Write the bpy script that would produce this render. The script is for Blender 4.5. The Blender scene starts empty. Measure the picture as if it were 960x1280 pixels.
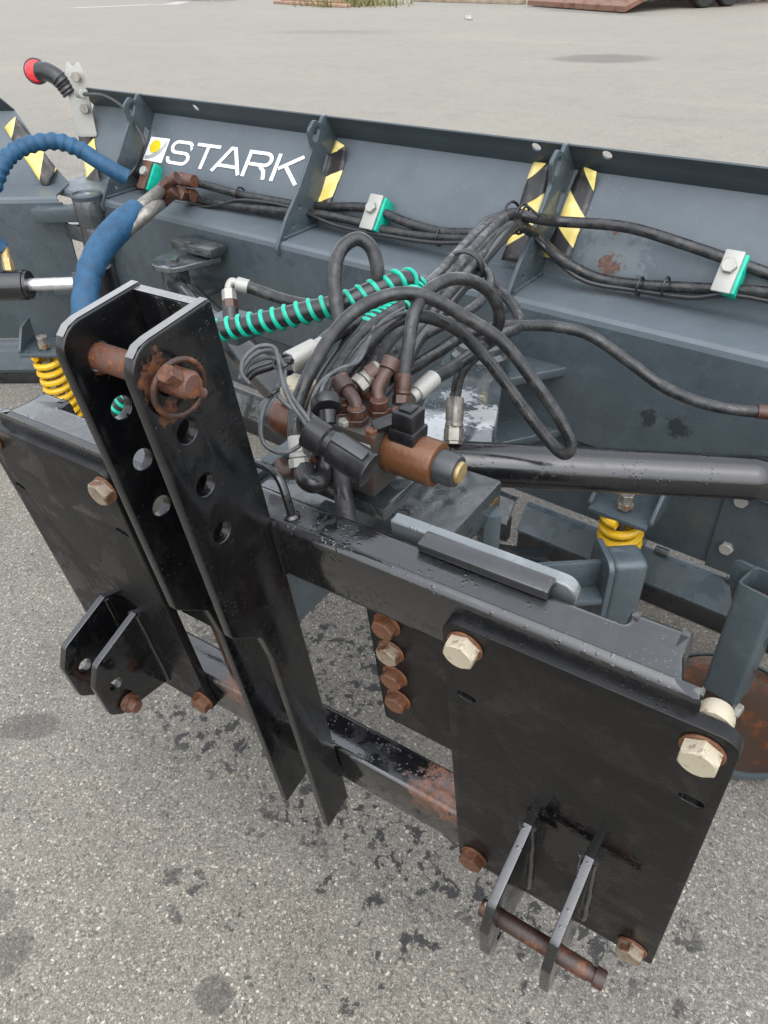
import bpy, bmesh, math, random
from mathutils import Matrix, Vector
random.seed(7)
S = bpy.context.scene
COL = S.collection
R = math.radians

# ---------------------------------------------------------------- camera
cam_d = bpy.data.cameras.new('camera'); cam = bpy.data.objects.new('camera', cam_d); COL.objects.link(cam)
cam_d.sensor_fit = 'VERTICAL'; cam_d.sensor_height = 24.0; cam_d.lens = 24.0 * 945.0 / 1280.0
cam_d.clip_start = 0.02; cam_d.clip_end = 1000
_m = Matrix(((0.83618, -0.31199, 0.45107), (0.54805, 0.50687, -0.66538), (-0.02104, 0.80358, 0.59482))).to_4x4(); _m.translation = (0.5631, -0.6067, 1.5000)
cam.matrix_world = _m
S.camera = cam

# ---------------------------------------------------------------- overcast sky, soft sun, exposure
SUN_EL, SUN_AZ = R(54), R(142)
world = bpy.data.worlds.new('World'); S.world = world; world.use_nodes = True
wn = world.node_tree.nodes; wl = world.node_tree.links; wn.clear()
sky = wn.new('ShaderNodeTexSky'); sky.sky_type = 'NISHITA'; sky.sun_disc = False
sky.sun_elevation = SUN_EL; sky.sun_rotation = SUN_AZ; sky.air_density = 1.0; sky.dust_density = 0.6; sky.ozone_density = 1.0
hs = wn.new('ShaderNodeHueSaturation'); hs.inputs['Saturation'].default_value = 0.22
bg = wn.new('ShaderNodeBackground'); bg.inputs['Strength'].default_value = 0.15
wo = wn.new('ShaderNodeOutputWorld')
wt = wn.new('ShaderNodeTexCoord'); wz = wn.new('ShaderNodeSeparateXYZ'); wl.new(wt.outputs['Generated'], wz.inputs[0])
wm = wn.new('ShaderNodeMapRange'); wl.new(wz.outputs[2], wm.inputs['Value'])          # overcast cloud: zenith about three times the horizon
wm.inputs['From Min'].default_value = 0.0; wm.inputs['From Max'].default_value = 1.0; wm.inputs['To Min'].default_value = 0.62; wm.inputs['To Max'].default_value = 2.3
wx = wn.new('ShaderNodeMix'); wx.data_type = 'RGBA'; wx.blend_type = 'MULTIPLY'; wx.inputs[0].default_value = 1.0
wl.new(sky.outputs[0], hs.inputs['Color']); wl.new(hs.outputs[0], wx.inputs[6]); wl.new(wm.outputs[0], wx.inputs[7]); wl.new(wx.outputs[2], bg.inputs['Color']); wl.new(bg.outputs[0], wo.inputs['Surface'])
sun_d = bpy.data.lights.new('sun', 'SUN'); sun_d.energy = 0.5; sun_d.angle = R(85); sun_d.color = (1.0, 0.965, 0.91)
sun = bpy.data.objects.new('sun', sun_d); COL.objects.link(sun)
sun.location = (0, 0, 30)
_sd = Vector((math.sin(SUN_AZ) * math.cos(SUN_EL), math.cos(SUN_AZ) * math.cos(SUN_EL), math.sin(SUN_EL)))
sun.rotation_euler = (-_sd).to_track_quat('-Z', 'Y').to_euler()
S.view_settings.view_transform = 'Standard'; S.view_settings.look = 'None'
S.view_settings.exposure = 1.22; S.view_settings.gamma = 1.0; S.view_settings.use_curve_mapping = False

S.cycles.max_bounces = 6; S.cycles.diffuse_bounces = 3; S.cycles.glossy_bounces = 3; S.cycles.transmission_bounces = 2
S.cycles.caustics_reflective = False; S.cycles.caustics_refractive = False

# ---------------------------------------------------------------- node helpers
class N:
    def __init__(s, name):
        s.m = bpy.data.materials.new(name); s.m.use_nodes = True
        s.t = s.m.node_tree; s.t.nodes.clear()
        s.out = s.t.nodes.new('ShaderNodeOutputMaterial'); s.b = s.t.nodes.new('ShaderNodeBsdfPrincipled')
        s.t.links.new(s.b.outputs[0], s.out.inputs[0])
        s.co = s.t.nodes.new('ShaderNodeTexCoord').outputs['Object']
    def L(s, v, i):
        if isinstance(v, bpy.types.NodeSocket): s.t.links.new(v, i)
        elif isinstance(v, (tuple, list)) and len(v) == 3 and i.type == 'RGBA': i.default_value = (*v, 1)
        else: i.default_value = v
    def set(s, **k):
        for n, v in k.items(): s.L(v, s.b.inputs[n.replace('_', ' ')])
    def noise(s, scale, detail=4, rough=.55, co=None, dist=0.0):
        n = s.t.nodes.new('ShaderNodeTexNoise'); s.L(co or s.co, n.inputs['Vector'])
        n.inputs['Scale'].default_value = scale; n.inputs['Detail'].default_value = detail
        n.inputs['Roughness'].default_value = rough; n.inputs['Distortion'].default_value = dist
        return n.outputs['Fac']
    def vor(s, scale, out='Color', feature='F1', rnd=1.0, co=None):
        n = s.t.nodes.new('ShaderNodeTexVoronoi'); s.L(co or s.co, n.inputs['Vector']); n.feature = feature
        n.inputs['Scale'].default_value = scale; n.inputs['Randomness'].default_value = rnd
        return n.outputs[out]
    def ramp(s, v, stops, interp='LINEAR'):
        n = s.t.nodes.new('ShaderNodeValToRGB'); s.L(v, n.inputs[0]); r = n.color_ramp; r.interpolation = interp
        while len(r.elements) < len(stops): r.elements.new(.5)
        for e, (p, c) in zip(r.elements, stops):
            e.position = p; e.color = (*c, 1) if isinstance(c, (tuple, list)) else (c, c, c, 1)
        return n.outputs[0]
    def step(s, v, a, b):
        n = s.t.nodes.new('ShaderNodeMapRange'); n.interpolation_type = 'SMOOTHSTEP'; s.L(v, n.inputs['Value'])
        n.inputs['From Min'].default_value = a; n.inputs['From Max'].default_value = b
        return n.outputs[0]
    def mix(s, f, a, b, mode='MIX'):
        n = s.t.nodes.new('ShaderNodeMix'); n.data_type = 'RGBA'; n.blend_type = mode
        s.L(f, n.inputs[0]); s.L(a, n.inputs[6]); s.L(b, n.inputs[7]); return n.outputs[2]
    def math(s, op, a, b=0.0):
        n = s.t.nodes.new('ShaderNodeMath'); n.operation = op; s.L(a, n.inputs[0]); s.L(b, n.inputs[1]); return n.outputs[0]
    def mapping(s, loc=(0, 0, 0), rot=(0, 0, 0), scale=(1, 1, 1), co=None):
        n = s.t.nodes.new('ShaderNodeMapping'); s.L(co or s.co, n.inputs[0])
        n.inputs[1].default_value = loc; n.inputs[2].default_value = rot; n.inputs[3].default_value = scale; return n.outputs[0]
    def sep(s, i, co=None):
        n = s.t.nodes.new('ShaderNodeSeparateXYZ'); s.L(co or s.co, n.inputs[0]); return n.outputs[i]
    def bump(s, h, strength=.3, dist=.002, nrm=None):
        n = s.t.nodes.new('ShaderNodeBump'); s.L(h, n.inputs['Height']); n.inputs['Strength'].default_value = strength
        n.inputs['Distance'].default_value = dist
        if nrm is not None: s.L(nrm, n.inputs['Normal'])
        return n.outputs[0]

HM = Matrix(((0.99998, -0.00082, -0.00601), (0.00000, 0.99080, -0.13531), (0.00607, 0.13531, 0.99078))).to_4x4(); HM.translation = (0, 0, 0.3069)       # hitch frame: x along the beam, y towards the blade, z up the mast
def hpt(x, y, z): return tuple(HM @ Vector((x, y, z)))
RUST = ((0.25, (.022, .009, .006)), (.45, (.075, .026, .012)), (.62, (.16, .055, .018)), (.8, (.26, .11, .04)))
def paint(name, col, col2, rough_dry=.42, rough_wet=.07, wet=.5, rust=.0, rust_scale=9, dust=.25, drops=True, spec=.5, coat=0.0, spots=()):
    n = N(name)
    big = n.noise(5.5, 6, .6); fine = n.noise(60, 4, .6)
    wetm = n.step(n.noise(13, 6, .62, dist=.6), wet + .03, wet - .03)
    c = n.mix(n.step(big, .3, .7), col, col2)
    c = n.mix(n.math('MULTIPLY', n.step(n.noise(22, 5, .65), .52, .72), dust), c, tuple(min(1, x * 1.7 + .02) for x in col2))
    sc = n.step(n.noise(9, 6, .8, co=n.mapping(rot=(.4, .3, .9), scale=(26, 1.2, 5))), .70, .76)      # fine scratches
    chips = n.math('MULTIPLY', n.step(n.vor(70, 'Distance'), .13, .07), n.step(n.noise(7, 3), .52, .6))
    c = n.mix(n.math('MULTIPLY', n.math('MAXIMUM', sc, chips), .55), c, tuple(min(1, x * 2.2 + .035) for x in col2))
    rough = n.math('ADD', n.math('MULTIPLY', n.math('SUBTRACT', 1.0, wetm), rough_dry - rough_wet), rough_wet)
    rough = n.math('ADD', rough, n.math('MULTIPLY', fine, .1))
    if rust > 0:
        rm = n.step(n.noise(rust_scale, 7, .68, dist=.3), 1 - rust, 1 - rust + .05)
        c = n.mix(rm, c, n.ramp(n.noise(45, 5, .65), RUST))
        rough = n.math('ADD', rough, n.math('MULTIPLY', rm, .4))
    for (sx, sy, sz, sr, kind) in spots:       # rust or grime stains at their own places
        sub = n.t.nodes.new('ShaderNodeVectorMath'); sub.operation = 'DISTANCE'; n.L(n.co, sub.inputs[0]); sub.inputs[1].default_value = (sx, sy, sz)
        sm = n.step(n.math('ADD', n.math('DIVIDE', sub.outputs['Value'], sr), n.math('MULTIPLY', n.math('SUBTRACT', n.noise(55, 7, .75), .5), 3.6)), 1.1, .75)
        c = n.mix(n.math('MULTIPLY', sm, .75), c, n.ramp(n.noise(70, 5, .65), RUST) if kind == 'rust' else ((.012, .015, .017) if kind == 'dark' else ((.0022, .0022, .0024) if kind == 'wet' else ((.46, .47, .47) if kind == 'white' else (.13, .15, .16)))))
        if kind == 'wet': rough = n.math('ADD', n.math('MULTIPLY', rough, n.math('SUBTRACT', 1.0, n.math('MULTIPLY', sm, .8))), 0.0)
        if kind == 'rust': rough = n.math('ADD', rough, n.math('MULTIPLY', sm, .35))
    h = n.noise(350, 2, .5)
    nr = n.bump(h, .06, .001)
    nr = n.bump(big, .25, .006, nr)
    if drops:
        v = n.vor(130, 'Distance'); sel = n.step(n.noise(18, 3), .5, .56)
        dm = n.math('MULTIPLY', n.step(v, .33, .12), sel)
        nr = n.bump(dm, .35, .0015, nr)
    n.set(Base_Color=c, Roughness=rough, Normal=nr, Specular_IOR_Level=spec, Coat_Weight=coat, Coat_Roughness=.09, Coat_Normal=nr)
    return n.m
def simple(name, c1, c2, rough=.5, scale=30, metal=0.0, bump=.15, bs=120, **k):
    n = N(name)
    n.set(Base_Color=n.mix(n.step(n.noise(scale, 5, .62), .32, .68), c1, c2), Metallic=metal,
          Roughness=n.math('ADD', n.math('MULTIPLY', n.noise(scale * 2, 4), .22), rough - .11), Normal=n.bump(n.noise(bs, 3), bump, .002), **k)
    return n.m
def rusty(name, base, amount=.5, scale=35, rough=.65, metal=.0):
    n = N(name)
    m = n.step(n.noise(scale, 6, .68), 1 - amount - .09, 1 - amount + .09)
    n.set(Base_Color=n.mix(m, base, n.ramp(n.noise(scale * 2.2, 5, .65), RUST)), Roughness=rough, Metallic=metal, Normal=n.bump(n.noise(scale * 6, 4, .7), .4, .002))
    return n.m

M = {}
SPOT = [hpt(.215, .05, .06), hpt(.245, .06, .06), hpt(-.215, .05, .06), (-0.0234, 1.3261, 0.8349), (-0.0273, 1.3464, 0.9295), hpt(.021, -.062, .89), hpt(-.079, -.05, .87), hpt(.021, -.06, .845)]
M['black'] = paint('black_paint', (.0035, .0038, .0045), (.006, .006, .0065), .3, .07, .53, rust=.27, rust_scale=11, dust=.22, spec=.9, coat=.4)
M['black_plate'] = paint('black_plate_paint', (.0028, .0028, .003), (.0048, .0047, .0046), .4, .22, .48, rust=.25, rust_scale=8, dust=.3, drops=True, spec=.3, coat=.06, spots=[(*hpt(.415, .014, .255), .06, 'wet'), (*hpt(.50, .014, .25), .06, 'wet'), (*hpt(.46, .014, .2), .06, 'wet'), (*hpt(-.45, .014, .2), .07, 'wet')])
M['black_rust'] = paint('black_paint_worn', (.0038, .0038, .0044), (.006, .006, .0065), .3, .07, .52, rust=.3, rust_scale=6, dust=.2, spec=.9, coat=.7, spots=[(*SPOT[0], .05, 'rust'), (*SPOT[1], .045, 'rust'), (*SPOT[2], .05, 'rust')])
M['black_gloss'] = paint('black_cylinder_paint', (.005, .005, .006), (.008, .008, .009), .2, .12, .55, rust=.16, rust_scale=7, dust=.12, spec=.7, coat=.12)
M['grey'] = paint('grey_paint', (.044, .058, .066), (.056, .072, .081), .34, .12, .46, rust=.26, rust_scale=13, dust=.15, spots=[(*(0.1979, 1.1077, 0.5660), .022, 'dark'), (*(0.2733, 1.1017, 0.5667), .028, 'dark')])
M['grey_sheet'] = paint('grey_sheet_paint', (.078, .095, .107), (.092, .111, .124), .34, .26, .44, rust=.27, rust_scale=5, dust=.08, drops=False, spec=.42, spots=[(*SPOT[3], .10, 'pale'), (*SPOT[3], .035, 'rust'), (*SPOT[4], .02, 'rust')])
M['grey_lip'] = simple('grey_lip_paint', (.036, .046, .053), (.045, .057, .065), .45, 6, 0, .05, 40)
M['grey_wet'] = paint('grey_paint_wet', (.045, .054, .058), (.06, .072, .077), .26, .04, .6, rust=.2, rust_scale=16, dust=.2, spec=1.0, coat=1.0)
M['arm_grey'] = paint('arm_paint_worn', (.045, .054, .058), (.06, .072, .077), .26, .04, .6, rust=.2, rust_scale=16, dust=.2, spec=1.0, coat=1.0, spots=[(*(-0.1209, 0.6167, 0.6850), .055, 'white'), (*(-0.0516, 0.7189, 0.6850), .05, 'white'), (*(-0.1508, 0.7669, 0.6850), .04, 'white')])
M['bar_grey'] = paint('worn_bar_paint', (.085, .097, .1), (.13, .143, .145), .26, .06, .56, rust=.25, rust_scale=22, dust=.4, spec=1.0, coat=.6)
M['grey_dirty'] = paint('grey_paint_dirty', (.022, .026, .027), (.038, .044, .046), .34, .08, .52, rust=.3, rust_scale=14, dust=.3, spec=.9, coat=.5)
M['black_mast'] = paint('black_mast_paint', (.003, .0033, .004), (.0045, .0046, .005), .24, .12, .5, rust=.22, rust_scale=11, dust=.3, spec=.5, coat=.1, spots=[(*SPOT[5], .021, 'rust'), (*SPOT[6], .014, 'rust'), (*SPOT[7], .014, 'rust')])
M['worn_sheen'] = paint('worn_edge_sky_sheen', (.07, .07, .068), (.17, .165, .155), .3, .1, .5, rust=.34, rust_scale=40, dust=.5, spec=1.0, coat=.6)  # worn edge, its pale colour also painting the sky sheen on the wet rim
M['rust'] = rusty('rust', (.07, .03, .018), .55, 30)
M['rust_pin'] = rusty('rusty_pin', (.10, .05, .036), .5, 55, .5)
M['rust_dark'] = rusty('dark_rust', (.035, .018, .013), .42, 40, .42)
M['rust_dish'] = rusty('rusty_dish', (.045, .027, .018), .42, 14, .3)
M['zinc'] = rusty('yellow_zinc', (.42, .37, .27), .36, 80, .42, .15)
M['zinc_rust'] = rusty('zinc_rusty', (.22, .18, .13), .45, 55, .5, .1)
M['bolt_rust'] = rusty('rusty_bolt', (.11, .05, .026), .5, 70, .6)
M['washer'] = rusty('washer_rust', (.16, .07, .03), .5, 50, .6)
M['galv'] = rusty('galvanised_steel', (.34, .335, .305), .2, 70, .42, .35)
M['chrome'] = simple('chrome_rod', (.55, .55, .55), (.7, .69, .67), .3, 30, .8, .1)
M['steel_dull'] = simple('dull_steel', (.16, .15, .13), (.28, .26, .23), .4, 60, .6)
M['steel_dark'] = rusty('dirty_steel', (.05, .046, .04), .38, 30, .3, .2)
M['fit_rust'] = rusty('rusty_fitting', (.06, .026, .017), .36, 60, .28)
M['solenoid'] = rusty('solenoid_brown', (.12, .05, .02), .36, 26, .3, .15)
M['solenoid_dark'] = simple('solenoid_dark_brown', (.06, .022, .012), (.11, .042, .02), .36, 25, .1, .2, 90)
M['brass'] = simple('brass', (.32, .22, .09), (.42, .31, .15), .4, 60, .5)
M['plastic'] = simple('black_plastic', (.008, .008, .009), (.014, .014, .015), .3, 40, 0, .1)
M['plastic_grey'] = simple('grey_plastic', (.03, .032, .034), (.045, .047, .05), .35, 40, 0, .1)
M['cable'] = simple('cable_sheath', (.05, .052, .055), (.085, .087, .09), .42, 60, 0, .2)
M['yellow'] = rusty('yellow_spring_paint', (.64, .38, .01), .27, 28, .36)
M['green'] = simple('green_plastic', (.0, .33, .22), (.005, .42, .29), .4, 50, 0, .1)
M['blue'] = simple('blue_sleeve', (.004, .042, .095), (.009, .07, .145), .6, 30, 0, 1.0, 60)
M['white'] = simple('white_decal', (.78, .78, .76), (.84, .84, .83), .4, 60, 0, .03)
M['decal_yellow'] = simple('yellow_decal', (.75, .52, .01), (.8, .56, .02), .4, 50, 0, .03)
M['decal_grey'] = simple('grey_decal', (.33, .34, .35), (.4, .41, .41), .4, 50, 0, .03)
M['wood'] = simple('weathered_wood', (.22, .17, .12), (.34, .27, .2), .8, 3, 0, .4, 20)
M['wood_red'] = simple('reddish_plank', (.26, .15, .1), (.36, .23, .16), .8, 3, 0, .4, 20)
M['concrete'] = simple('concrete', (.3, .29, .27), (.4, .39, .36), .85, 6, 0, .4, 30)
M['red'] = simple('red_paint', (.55, .03, .015), (.65, .05, .025), .4, 6, 0, .1)
M['tyre'] = simple('tyre_rubber', (.012, .012, .012), (.025, .025, .025), .8, 20, 0, .4, 30)
M['rust_plate'] = rusty('rusty_sheet', (.17, .09, .06), .45, 4, .8)
M['edge_rubber'] = paint('black_cutting_edge', (.010, .010, .011), (.018, .017, .017), .5, .15, .45, rust=.3, rust_scale=9, dust=.3)
M['hole'] = simple('dark_hole', (.003, .003, .003), (.005, .005, .005), .8)
# rubber hose, dusty with wet beads
n = N('rubber_hose')
hd = n.step(n.noise(35, 5, .65), .42, .66)
n.set(Base_Color=n.mix(n.math('MULTIPLY', hd, n.math('ADD', .35, n.noise(140, 4, .7))), (.014, .014, .015), (.044, .043, .041)), Roughness=n.math('ADD', n.math('MULTIPLY', n.step(n.noise(28, 4), .42, .55), .3), .22),
      Normal=n.bump(n.math('MULTIPLY', n.step(n.vor(160, 'Distance'), .3, .1), n.step(n.noise(20, 2), .5, .58)), .4, .0015, n.bump(n.noise(260, 3, .6), .25, .0012)))
M['hose'] = n.m
n = N('wet_rubber_hose')
n.set(Base_Color=n.mix(n.noise(40), (.012, .012, .013), (.028, .028, .028)), Roughness=.26, Normal=n.bump(n.noise(200, 3), .2, .001))
M['hose_wet'] = n.m
# red lens
n = N('red_lens'); n.set(Base_Color=n.mix(n.noise(90), (.5, .004, .01), (.62, .012, .02)), Roughness=.15, Coat_Weight=.5, Normal=n.bump(n.vor(220, 'Distance'), .4, .002)); M['lens'] = n.m
# warning tape: diagonal yellow and black print along the strip
n = N('warning_tape')
co = n.t.nodes.new('ShaderNodeUVMap').outputs[0]
d = n.math('ADD', n.sep(0, co), n.sep(1, co))
st = n.step(n.math('PINGPONG', n.math('MULTIPLY', d, 1.0), .1), .054, .057)
tc = n.mix(st, n.mix(n.step(n.noise(20), .4, .7), (.66, .52, .13), (.76, .63, .27)), n.mix(n.step(n.noise(25, 6), .5, .7), (.016, .015, .015), (.07, .055, .045)))
n.set(Base_Color=tc, Roughness=.4, Normal=n.bump(n.noise(40, 3), .3, .004)); M['tape'] = n.m

# ---------------------------------------------------------------- asphalt
n = N('asphalt')
w1 = n.noise(9, 2); 
wob = n.t.nodes.new('ShaderNodeTexNoise'); n.L(n.co, wob.inputs['Vector']); wob.inputs['Scale'].default_value = 130; wob.inputs['Detail'].default_value = 4
wsub = n.t.nodes.new('ShaderNodeVectorMath'); wsub.operation = 'MULTIPLY_ADD'; n.L(wob.outputs['Color'], wsub.inputs[0]); wsub.inputs[1].default_value = (.011, .011, .011); n.L(n.co, wsub.inputs[2])
pure = n.co; n.co = wsub.outputs[0]
cellA = n.vor(215, 'Color'); dA = n.vor(215, 'Distance')
cellB = n.vor(95, 'Color'); dB = n.vor(95, 'Distance')
cellC = n.vor(480, 'Color'); n.co = pure
stoneA = n.ramp(n.sep(0, cellA), ((0, (.075, .072, .068)), (.3, (.15, .142, .132)), (.6, (.205, .195, .18)), (.85, (.26, .247, .227)), (1, (.42, .40, .365))))
stoneB = n.ramp(n.sep(1, cellB), ((0, (.10, .095, .09)), (.5, (.24, .225, .205)), (.8, (.34, .32, .29)), (.93, (.40, .34, .25)), (1, (.5, .48, .45))))
stoneC = n.ramp(n.sep(0, cellC), ((0, (.10, .096, .09)), (1, (.25, .238, .22))))
c = n.mix(n.step(n.sep(1, cellA), .55, .65), stoneC, stoneA)
pickB = n.math('MULTIPLY', n.step(n.sep(2, cellB), .80, .82), n.step(dB, .46, .40))
c = n.mix(pickB, c, stoneB)
grout = n.math('MULTIPLY', n.step(dA, .44, .6), .4)
c = n.mix(grout, c, (.06, .057, .054))
# tone drifts
c = n.mix(n.step(n.noise(.5, 5, .6), .35, .7), c, n.mix(1.0, c, (1.1, 1.09, 1.06), 'MULTIPLY'))
c = n.mix(n.step(n.noise(2.6, 5, .62), .45, .75), c, n.mix(1.0, c, (.82, .82, .82), 'MULTIPLY'))
# pale tracks and streaks far out
strk = n.noise(.9, 4, .6, co=n.mapping(rot=(0, 0, R(-12)), scale=(.10, 1.0, 1)))
c = n.mix(n.step(strk, .5, .75), c, n.mix(1.0, c, (1.2, 1.18, 1.14), 'MULTIPLY'))
c = n.mix(n.step(n.noise(1.1, 5, .65, co=n.mapping(loc=(3, 7, 0), rot=(0, 0, R(-14)), scale=(.2, 1.2, 1))), .6, .78), c, n.mix(1.0, c, (.74, .74, .74), 'MULTIPLY'))
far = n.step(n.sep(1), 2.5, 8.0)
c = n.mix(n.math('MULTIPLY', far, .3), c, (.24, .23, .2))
c = n.mix(1.0, c, (1.10, 1.07, .99), 'MULTIPLY')
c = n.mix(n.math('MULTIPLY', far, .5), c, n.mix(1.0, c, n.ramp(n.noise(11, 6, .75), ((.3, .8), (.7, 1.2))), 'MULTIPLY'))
rough = .78
wetall = None
def ell(x, y, rx, ry, rot=0, wob=.35, sc=9.0, soft=.12):
    v = n.mapping(loc=(0, 0, 0), rot=(0, 0, 0), scale=(1, 1, 1))
    sub = n.t.nodes.new('ShaderNodeVectorMath'); sub.operation = 'SUBTRACT'; n.L(v, sub.inputs[0]); sub.inputs[1].default_value = (x, y, 0)
    mp = n.mapping(rot=(0, 0, -rot), scale=(1, 1, 1), co=sub.outputs[0])
    mp = n.mapping(scale=(1 / rx, 1 / ry, 1), co=mp)
    ln = n.t.nodes.new('ShaderNodeVectorMath'); ln.operation = 'LENGTH'; n.L(mp, ln.inputs[0])
    return n.step(n.math('ADD', ln.outputs['Value'], n.math('MULTIPLY', n.math('SUBTRACT', n.noise(sc, 5, .65), .5), wob * 2)), 1 + soft, 1 - soft)
STAINS = [(-4.42, 13.65, .82, .62, R(20), .3, 3.0, .25, .8), (-.83, -.12, .075, .04, R(35), .2, 14.0, .15, .8), (-.41, -.47, .04, .045, 0, .2, 14.0, .15, .8), (-.035, -.31, .036, .032, 0, .15, 14.0, .12, .9), (-.51, -.42, .03, .03, 0, .2, 14.0, .2, .6), (-12.1, 16.5, 1.6, .5, R(15), .4, 2.0, .4, .4), (-9.0, 24.6, 2.6, .6, R(-30), .3, 2.0, .4, .6)]
dark = None
for a in STAINS:
    e = n.math('MULTIPLY', ell(*a[:8]), a[8])
    dark = e if dark is None else n.math('MAXIMUM', dark, e)
# oil and slush drips spattered round the hitch frame
zone = n.math('MAXIMUM', ell(.2, .12, .34, .1, R(8), .5, 5, .5), ell(-.3, .46, .42, .2, R(10), .5, 5, .5))
zone = n.math('MAXIMUM', zone, n.math('MAXIMUM', ell(-.42, .1, .22, .09, R(10), .5, 5, .5), ell(-.08, .12, .2, .1, R(30), .5, 5, .5)))
zone = n.math('MAXIMUM', zone, ell(.47, .13, .13, .08, 0, .5, 5, .5))
spat = n.math('MULTIPLY', n.step(n.noise(30, 6, .68, dist=.4), .535, .575), zone)
spat2 = n.math('MULTIPLY', n.step(n.noise(13, 6, .7, dist=.3), .59, .62), n.math('MAXIMUM', zone, ell(.2, .02, .6, .34, R(20), .3, 3, .5)))
spot = n.math('MULTIPLY', n.step(n.noise(17, 5, .7, co=n.mapping(loc=(5, 2, 0))), .70, .73), ell(-.1, .0, 1.0, .7, 0, .3, 3, .5))
dk = n.math('MAXIMUM', n.math('MAXIMUM', spat, spat2), spot)
c = n.mix(n.math('MULTIPLY', dark, .62), c, (.05, .045, .042))
c = n.mix(n.math('MULTIPLY', dk, n.math('ADD', .68, n.math('MULTIPLY', n.noise(160, 4, .7), .42))), c, (.02, .02, .02))
damp_shade = n.math('MULTIPLY', n.math('MAXIMUM', ell(-.15, .62, 1.1, .6, R(10), .5, 3, .5), ell(.1, .1, .55, .12, R(5), .6, 6, .6)), .42)  # contact shade under the frame, painted into the asphalt along with some damp
c = n.mix(damp_shade, c, n.mix(1.0, c, (.55, .55, .56), 'MULTIPLY'))
c = n.mix(.46, c, n.mix(1.0, c, n.ramp(n.noise(420, 5, .75), ((.3, .2), (.5, 1.0), (.68, 2.1))), 'MULTIPLY'))
hgt = n.math('ADD', n.math('MULTIPLY', dA, -.3), n.math('MULTIPLY', n.noise(330, 5, .7), .7))
hgt = n.math('ADD', hgt, n.math('MULTIPLY', pickB, .35))
n.set(Base_Color=c, Roughness=n.math('SUBTRACT', .8, n.math('MULTIPLY', n.math('MAXIMUM', dk, damp_shade), .38)), Normal=n.bump(hgt, .55, .004), Specular_IOR_Level=.35)
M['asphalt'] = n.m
n = N('road_paint'); n.set(Base_Color=n.mix(n.step(n.noise(8, 6, .7), .4, .6), (.24, .235, .22), (.42, .41, .39)), Roughness=.8); M['road_paint'] = n.m
n = N('dry_grass'); n.set(Base_Color=n.mix(n.noise(6), (.10, .10, .03), (.22, .19, .08)), Roughness=.8); M['grass'] = n.m

# ---------------------------------------------------------------- mesh helpers
def finish(name, me, mat, parent=None, smooth=35, loc=None):
    me.materials.clear(); me.materials.append(M[mat] if isinstance(mat, str) else mat)
    if smooth:
        me.polygons.foreach_set('use_smooth', [True] * len(me.polygons)); me.set_sharp_from_angle(angle=R(smooth))
    o = bpy.data.objects.new(name, me); COL.objects.link(o)
    if parent is not None: o.parent = parent
    return o
class MB:
    def __init__(s): s.v = []; s.f = []
    def add(s, vs, fs, mt=None):
        k = len(s.v)
        s.v += [tuple(mt @ Vector(p)) if mt is not None else tuple(p) for p in vs]
        s.f += [tuple(i + k for i in f) for f in fs]; return s
    def addmesh(s, me, mt=None):
        return s.add([v.co.copy() for v in me.vertices], [tuple(p.vertices) for p in me.polygons], mt)
    def mesh(s, name):
        me = bpy.data.meshes.new(name); me.from_pydata(s.v, [], s.f); me.update(); return me
    def build(s, name, mat, parent=None, smooth=35): return finish(name, s.mesh(name), mat, parent, smooth)
def frame_z(p0, p1, up=(0, 0, 1)):
    z = (Vector(p1) - Vector(p0)).normalized(); u = Vector(up)
    if abs(z.dot(u)) > .98: u = Vector((1, 0, 0))
    x = u.cross(z).normalized(); y = z.cross(x)
    m = Matrix((x, y, z)).transposed().to_4x4(); m.translation = Vector(p0); return m
def axes(o, x, y, z):
    m = Matrix((Vector(x), Vector(y), Vector(z))).transposed().to_4x4(); m.translation = Vector(o); return m
def bm_box(sx, sy, sz, bev=.002, seg=2):
    bm = bmesh.new(); bmesh.ops.create_cube(bm, size=1.0)
    bmesh.ops.scale(bm, vec=(sx, sy, sz), verts=bm.verts)
    if bev: bmesh.ops.bevel(bm, geom=bm.edges[:] , offset=bev, segments=seg, profile=.5, affect='EDGES')
    me = bpy.data.meshes.new('tmp'); bm.to_mesh(me); bm.free(); return me
def box(mb, c, size, mt=None, bev=.002, rot=None, seg=2):
    me = bm_box(*size, bev, seg); t = Matrix.Translation(Vector(c))
    if rot is not None: t = t @ rot
    mb.addmesh(me, (mt @ t) if mt is not None else t); bpy.data.meshes.remove(me); return mb
def rounded(pts, seg=6):
    """pts: (x, y[, r]) -> polygon with filleted corners"""
    out = []; k = len(pts)
    for i, p in enumerate(pts):
        r = p[2] if len(p) > 2 else 0
        P = Vector(p[:2]); A = Vector(pts[i - 1][:2]); B = Vector(pts[(i + 1) % k][:2])
        if r <= 0: out.append(P); continue
        a = (A - P); b = (B - P); la, lb = a.length, b.length; a.normalize(); b.normalize()
        ang = math.acos(max(-1, min(1, a.dot(b))))
        if ang > 3.1: out.append(P); continue
        t = min(r / math.tan(ang / 2), la * .49, lb * .49); r2 = t * math.tan(ang / 2)
        bis = (a + b).normalized(); c = P + bis * (r2 / math.sin(ang / 2))
        s = P + a * t; e = P + b * t
        a0 = math.atan2(s.y - c.y, s.x - c.x); a1 = math.atan2(e.y - c.y, e.x - c.x); da = (a1 - a0 + math.pi) % (2 * math.pi) - math.pi
        for j in range(seg + 1):
            q = a0 + da * j / seg; out.append(c + Vector((math.cos(q), math.sin(q))) * r2)
    return out
def circ(x, y, r, k=20): return [Vector((x + r * math.cos(2 * math.pi * i / k), y + r * math.sin(2 * math.pi * i / k))) for i in range(k)]
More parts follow.
